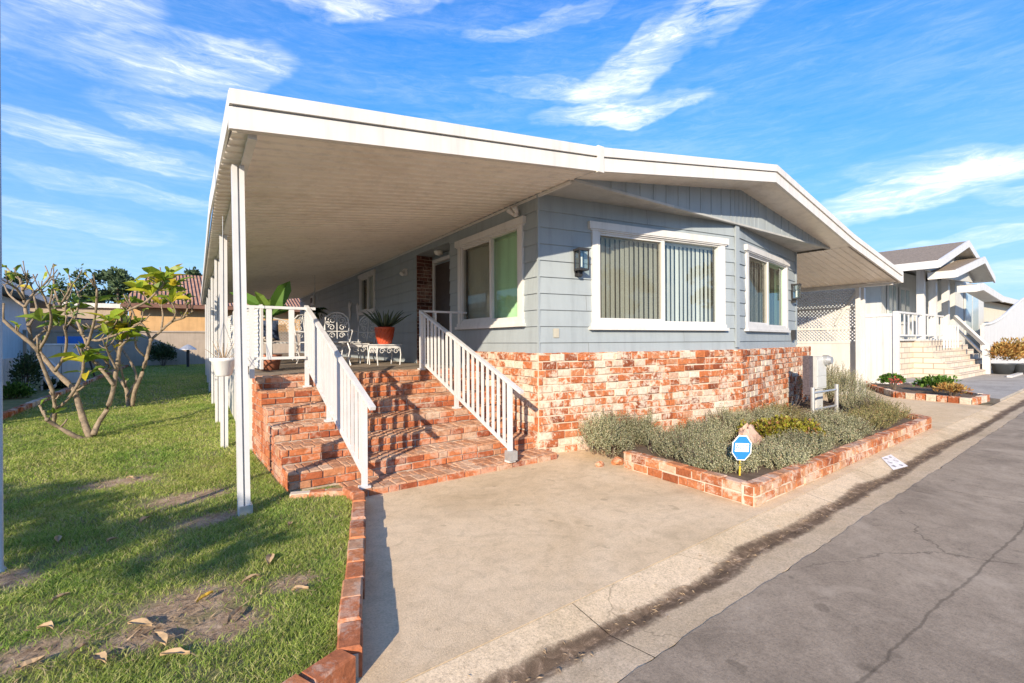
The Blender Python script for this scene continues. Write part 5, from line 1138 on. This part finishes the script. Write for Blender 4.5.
struct(MB().prism([(-4.7, 9.5), (-2.55, 9.5), (-2.2, 14), (-1.35, 29), (-4.7, 29)], -.05, .10), 'gravel_bed', M['gravel'])
be = thing('brick_edging', 'weathered brick border between the gravel bed and the back lawn', 'edging', (-2.1, 14, 0))
mb = MB(); p0, p1 = Vector((-2.45, 10.2, 0)), Vector((-1.2, 29.2, 0)); n_b = 90
for k in range(n_b):
    q = p0 + (p1 - p0) * (k / n_b); mb.box((q.x + rnd.uniform(-.01, .01), q.y, lawnz(0, q.y) + .045 + rnd.uniform(-.01, .01)), (.12, .2, .12), rnd.uniform(-.05, .0))
mb.build('bricks', M['brick'], be)
wc = thing('storage_cabinet', 'white plastic garden cabinet behind the plumeria', 'cabinet', (-3.2, 16.2, .1))
q = at(63, 392, 15.0); qx, qy = q.x, q.y
wc.location = (qx, qy, .1)
mb = MB(); mb.box((qx, qy, .78), (.85, .55, 1.36)); mb.build('body', M['white'], wc); mb = MB(); mb.box((qx, qy, 1.49), (.92, .62, .05)); mb.build('lid', M['plastic_white'], wc); mb = MB(); mb.box((qx, qy - .28, .8), (.012, .008, 1.25)); mb.build('door_gap', M['dark'], wc)
bs = thing('swing_seat', 'bright blue swing seat in a dark A frame behind the white cabinet', 'swing', (qx + .1, qy + 1.2, 0))
cx_, cy_ = qx + .12, qy + 1.2; MB().box((cx_, cy_, 1.62), (.75, .4, .26)).build('seat', M['blue'], bs)
for s_ in (-1, 1): MB().tube([(cx_ + s_ * .08, cy_, 2.35), (cx_ + s_ * .6, cy_, .1)], .03, 6).build('leg', M['dark'], bs)
MB().tube([(cx_ - .12, cy_, 2.35), (cx_ + .5, cy_ + .6, 2.35)], .025, 6).build('crossbar', M['dark'], bs)
wo = at(42, 388, 13.2); t_ = thing('wheel_ornament', 'white wagon wheel ornament leaning in the flower bed', 'ornament', (wo.x, wo.y, .1)); mb = MB()
ctr = Vector((wo.x, wo.y, .62)); ring = [ctr + Vector((RT[0], RT[1], 0)) * .45 * math.cos(a) + Vector((0, 0, 1)) * .45 * math.sin(a) for a in [2 * PI * k / 20 for k in range(21)]]
mb.tube(ring, .035, 6); mb.build('rim', M['white'], t_); mb = MB()
for k in range(8): mb.tube([ctr, ring[int(k * 2.5)]], .025, 5)
mb.build('spokes', M['white'], t_)
for i, (px_, py_, Z_, h, r, m_, lb) in enumerate(((25, 392, 12.5, 1.25, .42, M['darkleaf'], 'dark leafy shrub in front of the picket fence'), (12, 400, 11.5, .45, .4, M['green'], 'low green plant at the left end of the gravel bed'), (55, 396, 13.5, .4, .35, M['darkleaf'], 'low dark plant at the foot of the white cabinet'))):
    q = at(px_, py_, Z_); shrub(lb, q.x, q.y, h, r, m_, 1200, .09, .04, .1, 'plants in the gravel bed', 70 + i)
# back wall, stucco building, shrub, path lamp
bw = thing('block_wall', 'tan block wall closing the back of the lawn', 'wall', (0, 29.6, .3))
mb = MB(); mb.box((-2, 29.7, 1.1), (22, .2, 1.9)); mb.build('panel', M['blockwall'], bw); mb = MB(); mb.box((-2, 29.7, 2.09), (22, .3, .08)); mb.build('coping', M['blockwall'], bw)
sb = thing('stucco_building', 'ochre stucco building with a red tile roof behind the back wall', 'building', (3, 36, 0))
mb = MB(); mb.fbox((-1.3, 33, 0), (24, 0, 0), (0, 9, 0), (0, 0, 3.7)); mb.build('wall', M['stucco'], sb)
mb = MB(); e0, e1, zr, ze = -1.6, 24., 5.9, 3.66
mb.add([(e0, 32.3, ze), (e1, 32.3, ze), (e1 - 2.2, 37.3, zr), (e0 + 1.25, 37.3, zr), (e0, 42.3, ze), (e1, 42.3, ze)], [(0, 1, 2, 3), (1, 5, 2), (5, 4, 3, 2), (4, 0, 3)]); mb.build('roof', M['tile'], sb)
mb = MB(); mb.fbox((e0, 32.28, ze - .22), (e1 - e0, 0, 0), (0, .06, 0), (0, 0, .2)); mb.build('fascia', paint('brown_fascia', (.18, .09, .06), .7, .1), sb)
lb_ = thing('low_building', 'low building with shade painted into its wall and a cream sunlit band behind the plumeria limbs', 'building', (-9, 38, 0))
mb = MB(); mb.fbox((-22, 36, 0), (20.2, 0, 0), (0, 6, 0), (0, 0, 3.55)); mb.build('wall', paint('shade_brown_stucco', (.42, .34, .25), .85, .1), lb_); mb = MB(); mb.fbox((-22.2, 35.8, 3.55), (20.5, 0, 0), (0, 6.4, 0), (0, 0, .25)); mb.build('sunlit_band', M['cream'], lb_)  # shade painted into the wall as brown, sunlit top as a cream band
q = ground(166, 368, .38); shrub('round dark green shrub against the back block wall', q.x - .1, 28.6, 1.15, .72, M['darkleaf'], 2600, .11, .05, .36, 'plants by the back wall', 81)
q = at(188, 365, 22.5); pl_ = thing('path_lamp', 'small mushroom shaped path lamp near the back wall', 'lamp', (q.x, q.y, .38))
MB().tube([(q.x, q.y, .35), (q.x, q.y, 1.2)], .06, 8).build('stem', M['dark'], pl_); MB().lathe((q.x, q.y, 1.2), [(.36, 0), (.34, .04), (.12, .2), (.02, .24)], 16).build('lamp_shade', M['galv'], pl_)
# background trees
def tree(label, x, y, h, r, mat, seed, shape='round', n=2600, L=.5, W=.3, z0=0, group='trees beyond the back buildings'):
    rr = random.Random(seed); t_ = thing('pine_tree' if shape == 'cone' else 'leafy_tree', label, 'tree', (x, y, z0), group)
    MB().tube([(x, y, z0), (x + .1, y, z0 + h * .5), (x, y, z0 + h * .9)], [h * .022, h * .016, h * .004], 7).build('trunk', M['treebark'], t_)
    bl = []
    if shape == 'cone':
        for k in range(16):
            s = k / 15; q = r * (1 - s) ** .8 + .12 * r
            for j in range(3): a = rr.uniform(0, 6.28); bl.append((x + q * .5 * math.cos(a), y + q * .5 * math.sin(a), z0 + h * (.25 + .73 * s), q * .6, q * .6, h * .05))
    else:
        for k in range(13): a = rr.uniform(0, 6.28); q = rr.uniform(.1, .8) * r; bl.append((x + q * math.cos(a), y + q * math.sin(a), z0 + h * rr.uniform(.5, .88), r * rr.uniform(.25, .5), r * rr.uniform(.25, .5), h * rr.uniform(.08, .15)))
    foliage(MB(), bl, n, L, W, seed, .2, .1, 0, .4).build('crown', mat, t_)
    return t_
for i, (px_, top, Z_, r, sh, lb) in enumerate(((80, 268, 60, 2.6, 'cone', 'pointed dark conifer left of the tile roof'), (117, 263, 62, 3.0, 'round', 'rounded dark tree touching the left end of the tile roof'), (60, 276, 66, 2.4, 'cone', 'smaller conifer left of the pointed one'), (193, 268, 75, 2.0, 'round', 'small tree top showing over the tile roof near the awning'), (163, 270, 80, 1.8, 'round', 'tiny tree top over the middle of the tile roof'), (20, 272, 70, 3.2, 'round', 'dark tree rising behind the blue home'))):
    q = at(px_, top, Z_); tree(lb, q.x, q.y, q.z, r, M['conifer'], 90 + i, sh, 2600, .55, .3)

# ------------------------------------------------------------------ right side
# carport screen: white posts, lattice above solid white panels along the far side of the carport
cs = thing('carport_screen', 'white panel screen with lattice top along the far side of the carport', 'screen', (14.95, 8, 0))
U = 14.98; mb = MB(); mb.box((U, 9.2, .70), (.04, 8.9, 1.4)); mb.build('panel', M['white'], cs)
mb = MB(); [mb.box((U, 9.2, z), (.07, 8.9, .06)) for z in (1.43, 1.80, 2.36)]; mb.build('rail', M['white'], cs)
for (z0, z1) in ((1.46, 1.77), (1.83, 2.33), (2.39, 2.86)):
    mb = MB(); grid_panel(mb, (U, 4.8, z0), (0, 1, 0), (0, 0, 1), 6.5, z1 - z0, .09, .011); mb.build('lattice', M['white'], cs)
for v in (4.72, 6.9, 9.2): MB().box((U, v, 1.43), (.09, .09, 2.86)).build('post', M['white'], cs)
MB().bar((U - .02, 4.85, 2.80), (U - .02, 5.35, 1.9), .09, .05).build('brace', M['white'], cs)
# white vinyl boundary fence
vf = thing('vinyl_fence', 'tall solid white vinyl fence between the carport and the next home', 'fence', (18.5, 10, 0))
mb = MB(); v = 5.05
while v < 18: mb.box((18.5, v, 1.15), (.04, .155, 2.2)); v += .16
mb.build('boards', M['white'], vf); mb = MB(); mb.box((18.5, 11.5, 2.27), (.09, 13, .09)); mb.box((18.5, 11.5, .15), (.09, 13, .12)); mb.build('rail', M['white'], vf)
for v in (4.95, 7.0, 9.5): MB().box((18.5, v, 1.19), (.14, .14, 2.38)).build('post', M['white'], vf)
mb = MB(); mb.box((16.75, 6.6, 1.15), (3.3, .05, 2.1)); g_o = mb.build('gate', M['white'], vf); mb = MB(); [mb.box((x, 6.56, 1.15), (.06, .04, 2.2)) for x in (15.2, 16.2, 17.2, 18.3)]; mb.build('gate_frame', M['galv'], g_o)
# bed at the property corner
bd = thing('flower_bed', 'brick edged bed between the two driveways', 'flower bed', (16.5, 3.8, 0))
bpoly = [(15.0, 2.62), (16.15, 2.55), (19.0, 4.9), (18.4, 5.9), (15.3, 4.1)]
mb = MB(); mb.prism(bpoly, -.02, .1); mb.build('soil', M['soil'], bd); mb = MB()
for i in range(5):
    p, q = Vector((*bpoly[i], 0)), Vector((*bpoly[(i + 1) % 5], 0)); d = (q - p); L = d.length; d.normalize(); k = int(L / .21)
    for j in range(k): c_ = p + d * (j + .5) * L / k; mb.box((c_.x, c_.y, .07 + rnd.uniform(-.01, .01)), (.19, .11, .16), math.atan2(d.y, d.x) + rnd.uniform(-.06, .06))
mb.build('brick_border', M['brick'], bd)
shrub('bright green mound at the middle of the corner bed', 16.6, 3.6, .42, .45, M['green'], 900, .1, .06, .1, 'plants in the corner bed', 101); shrub('green plant by the white fence in the corner bed', 17.6, 4.8, .36, .35, M['green'], 600, .1, .06, .1, 'plants in the corner bed', 102)
shrub('red flowering plant below the white fence', 16.6, 4.5, .36, .2, M['redflower'], 70, .05, .04, .12, 'plants in the corner bed', 103); shrub('dry straw coloured clump at the driveway end of the bed', 15.7, 3.1, .3, .4, M['autumn'], 500, .1, .03, .1, 'plants in the corner bed', 104)
# next home
nh = thing('white_trimmed_house', 'light grey home with stepped white trimmed gables, porch and steps', 'house', (28, 8, 0))
mb = MB(); mb.fbox((25, 7.2, .3), (11, 0, 0), (0, 14, 0), (0, 0, 4.3)); mb.build('wall', M['neigh_grey'], nh)
mb = MB(); mb.fbox((30, 5.8, .3), (6, 0, 0), (0, 1.4, 0), (0, 0, 4.0)); mb.vprism([(23.2, 5.5, 4.2), (27.4, 5.5, 5.4), (31.4, 5.5, 4.3)], (0, .08, 0)); mb.vprism([(24.2, 5.2, 3.9), (28.5, 5.2, 4.8), (30.4, 5.2, 4.1)], (0, .08, 0)); mb.build('gable', M['neigh_grey'], nh)
def gable_roof(l, c_, r_, v0, v1):
    mb = MB()
    for a in (l, r_): mb.quad((a[0], v0, a[1]), (c_[0], v0, c_[1]), (c_[0], v1, c_[1]), (a[0], v1, a[1]))
    r = mb.build('roof', M['shingle'], nh); f = MB()
    for a in (l, r_):
        p, q = Vector((a[0], v0, a[1])), Vector((c_[0], v0, c_[1])); f.vprism([p + Vector((0, 0, .03)), q + Vector((0, 0, .03)), q - Vector((0, 0, .26)), p - Vector((0, 0, .26))], (0, -.06, 0))
    f.fbox((l[0], v0, l[1] - .28), (-.05, 0, 0), (0, v1 - v0, 0), (0, 0, .28)); f.build('fascia', M['white'], r)
    s = MB()
    for a in (l, r_): s.quad((a[0], v0, a[1] - .2), (c_[0], v0, c_[1] - .2), (c_[0], v1, c_[1] - .2), (a[0], v1, a[1] - .2))
    s.build('soffit', M['neigh_grey'], r)
gable_roof((23., 4.39), (27.4, 5.62), (31.6, 4.5), 4.9, 20); gable_roof((23.9, 4.07), (28.5, 5.0), (30.6, 4.3), 4.6, 5.4); gable_roof((26.2, 3.66), (26.9, 3.74), (31., 3.42), 4.4, 5.0)
mb = MB(); mb.fbox((21.9, 5.7, .05), (5.2, 0, 0), (0, 1.5, 0), (0, 0, 1.4)); mb.build('porch_base', M['block'], nh); mb = MB(); mb.fbox((21.8, 5.6, 1.45), (8.2, 0, 0), (0, 1.62, 0), (0, 0, .06)); mb.build('porch_floor', M['neigh_grey'], nh)
for u in (24.9, 26.6, 28.6): MB().box((u, 5.85, 3.0), (.24, .24, 3.0)).build('column', M['white'], nh)
rl = MB(); rl.bar((22, 5.8, 2.5), (27.9, 5.8, 2.5), .07, .07); rl.bar((22, 5.8, 1.65), (27.9, 5.8, 1.65), .06, .06); ro = rl.build('railing', M['white'], nh)
for k in range(12): MB().box((22.1 + k * .5, 5.8, 2.07), (.04, .04, .85)).build('baluster', M['white'], ro)
mb = MB()
for k in range(7): mb.fbox((23.2, 4.35 + .19 * k, .05), (6.4, 0, 0), (0, .19 if k < 6 else .3, 0), (0, 0, .2 * (k + 1)))
mb.build('steps', M['block'], nh)
mb = MB(); mb.bar((27.4, 4.34, 1.2), (28.9, 5.6, 2.5), .12, .16); mb.box((27.4, 4.34, .65), (.22, .22, 1.2)); mb.bar((27.4, 4.36, .75), (28.9, 5.6, 2.05), .06, .09)
mb.build('stair_rail', M['white'], nh)
for k in range(6): MB().box((24.2 + .42 * k, 5.0 + .0 * k, 1.6), (.05, .05, .9)).build('stair_baluster', M['white'], nh)
for (u0, u1, z0, z1, v_) in ((25.6, 26.7, 1.6, 4.0, 7.17), (27.2, 28.6, 2.2, 3.9, 7.17), (31.6, 34.4, 1.7, 4.1, 5.78)):
    mb = MB(); mb.fbox((u0, v_, z0), (u1 - u0, 0, 0), (0, -.04, 0), (0, 0, z1 - z0)); wo_ = mb.build('window', M['white'], nh)
    for k in (0, 1): MB().fbox((u0 + .1 + k * (u1 - u0) / 2, v_ - .045, z0 + .12), ((u1 - u0) / 2 - .2, 0, 0), (0, -.01, 0), (0, 0, z1 - z0 - .24)).build('pane', paint('pale_reflecting_pane', (.42, .50, .50), .1, .05), wo_)
# further homes
fh = thing('far_house', 'farther pale home with a low dark roof at the right edge', 'house', (46, 9, 0))
mb = MB(); mb.fbox((38, 7.5, 0), (22, 0, 0), (0, 12, 0), (0, 0, 4.2)); mb.build('wall', M['stucco'] if False else paint('cream_siding', (.62, .57, .46), .7, .05), fh)
mb = MB(); mb.vprism([(37.4, 6.9, 4.3), (37.4, 6.9, 4.5), (37.4, 13, 6.2), (37.4, 19.6, 4.5), (37.4, 19.6, 4.3)], (24, 0, 0)); mb.build('roof', M['shingle'], fh); mb = MB(); mb.fbox((37.3, 6.8, 4.15), (24, 0, 0), (0, .08, 0), (0, 0, .4)); mb.build('fascia', M['white'], fh)
sw = thing('white_wall', 'white privacy wall with a swooping top right of the next home', 'wall', (36, 5.4, 0))
pts = [(31.0, 5.0, 0.)] + [(31.0 + 14 * s, 5.0, 2.15 + 2.0 * (3 * s * s - 2 * s ** 3)) for s in [k / 12 for k in range(13)]] + [(45, 5.0, 0)]
mb = MB(); mb.vprism(pts, (0, .12, 0)); mb.build('panel', M['white'], sw); mb = MB(); mb.tube([(x, y - .0, z + .03) for x, y, z in pts[1:-1]], .07, 6); mb.build('coping', M['white'], sw)
for i, (px_, lb) in enumerate(((1003, 'orange leaved bush in a dark pot beside the next home steps'), (1021, 'yellow orange bush in a dark pot at the right edge'))):
    q = ground(px_, 374, .06); t_ = thing('potted_bush', lb, 'potted plant', (q.x, q.y, .06), 'orange potted bushes')
    MB().lathe((q.x, q.y, .06), [(.28, 0), (.36, .38), (.40, .42), (.34, .42)], 16).build('pot', M['pot_dark'], t_, True)
    foliage(MB(), [(q.x + dx_, q.y + dy_, .82 + dz_, .5, .5, .42) for dx_, dy_, dz_ in ((0, 0, 0), (.3, .1, -.1), (-.3, -.1, .05), (.1, -.2, .25))], 1500, .16, .05, 120 + i, .6).build('foliage', M['autumn'], t_)
tag(MB().prism([(25.5, 3.35), (40, 3.55), (40, 3.7), (25.5, 3.5)], 0, .13).build('white_edging', M['white'], None), 'white painted edging in front of the potted orange bushes', 'edging')

# ------------------------------------------------------------------ out of frame behind the camera, throwing the lawn's shade and seen in the panes
def shade_tree(label, gx, gy, tlen, blobs, seed, n=1500):
    """foliage standing towards the sun from ground point gx,gy"""
    hx, hy = -SUN_T.x, -SUN_T.y; l = math.hypot(hx, hy); hx /= l; hy /= l; tz = math.tan(EL); x, y = gx + hx * tlen, gy + hy * tlen; zc_ = tlen * tz
    t_ = thing('leafy_tree', label, 'tree', (x, y, 0), 'trees behind the camera')
    MB().tube([(x, y, 0), (x + .05, y, zc_ * .6), (x, y, zc_)], [.08, .06, .03], 7).build('trunk', M['treebark'], t_)
    foliage(MB(), [(x + a, y + b, zc_ + c, rx, ry, rz) for a, b, c, rx, ry, rz in blobs], n, .14, .07, seed, .2, .1, 0, .3).build('crown', M['green'], t_)
shade_tree('broad leafy tree left of the lawn behind the camera', -.55, 4.75, 6.5, [(-.5, .5, .1, .5, .5, .26), (.0, .0, -.08, .5, .5, .25), (.45, -.45, .12, .5, .5, .24), (.85, -.8, .0, .4, .4, .2), (-1.0, 1.0, .1, .5, .5, .3)], 201, 1350)
shade_tree('slender leafy tree by the road left of the lawn', -1.6, 6.8, 7.5, [(0, 0, 0, .45, .45, .07), (.5, -.5, .12, .35, .35, .05)], 202, 420)
oh = thing('street_house', 'pale home across the road behind the camera', 'house', (4, -16, 0))
mb = MB(); mb.fbox((-3, -22, -.1), (13, 0, 0), (0, 8, 0), (0, 0, 2.7)); mb.build('wall', M['neigh_grey'], oh); mb = MB(); mb.vprism([(-3.5, -22.5, 2.6), (-3.5, -13.4, 2.6), (-3.5, -18, 3.7)], (14, 0, 0)); mb.build('roof', M['shingle'], oh)
tree('green tree across the road behind the camera', 15, -14, 5.5, 2.4, M['green'], 301, 'round', 1500, .4, .25, 0, 'trees across the road')
tree('dark tree across the road at the far right behind the camera', 27, -17, 7, 3, M['darkleaf'], 302, 'round', 1500, .5, .3, 0, 'trees across the road')
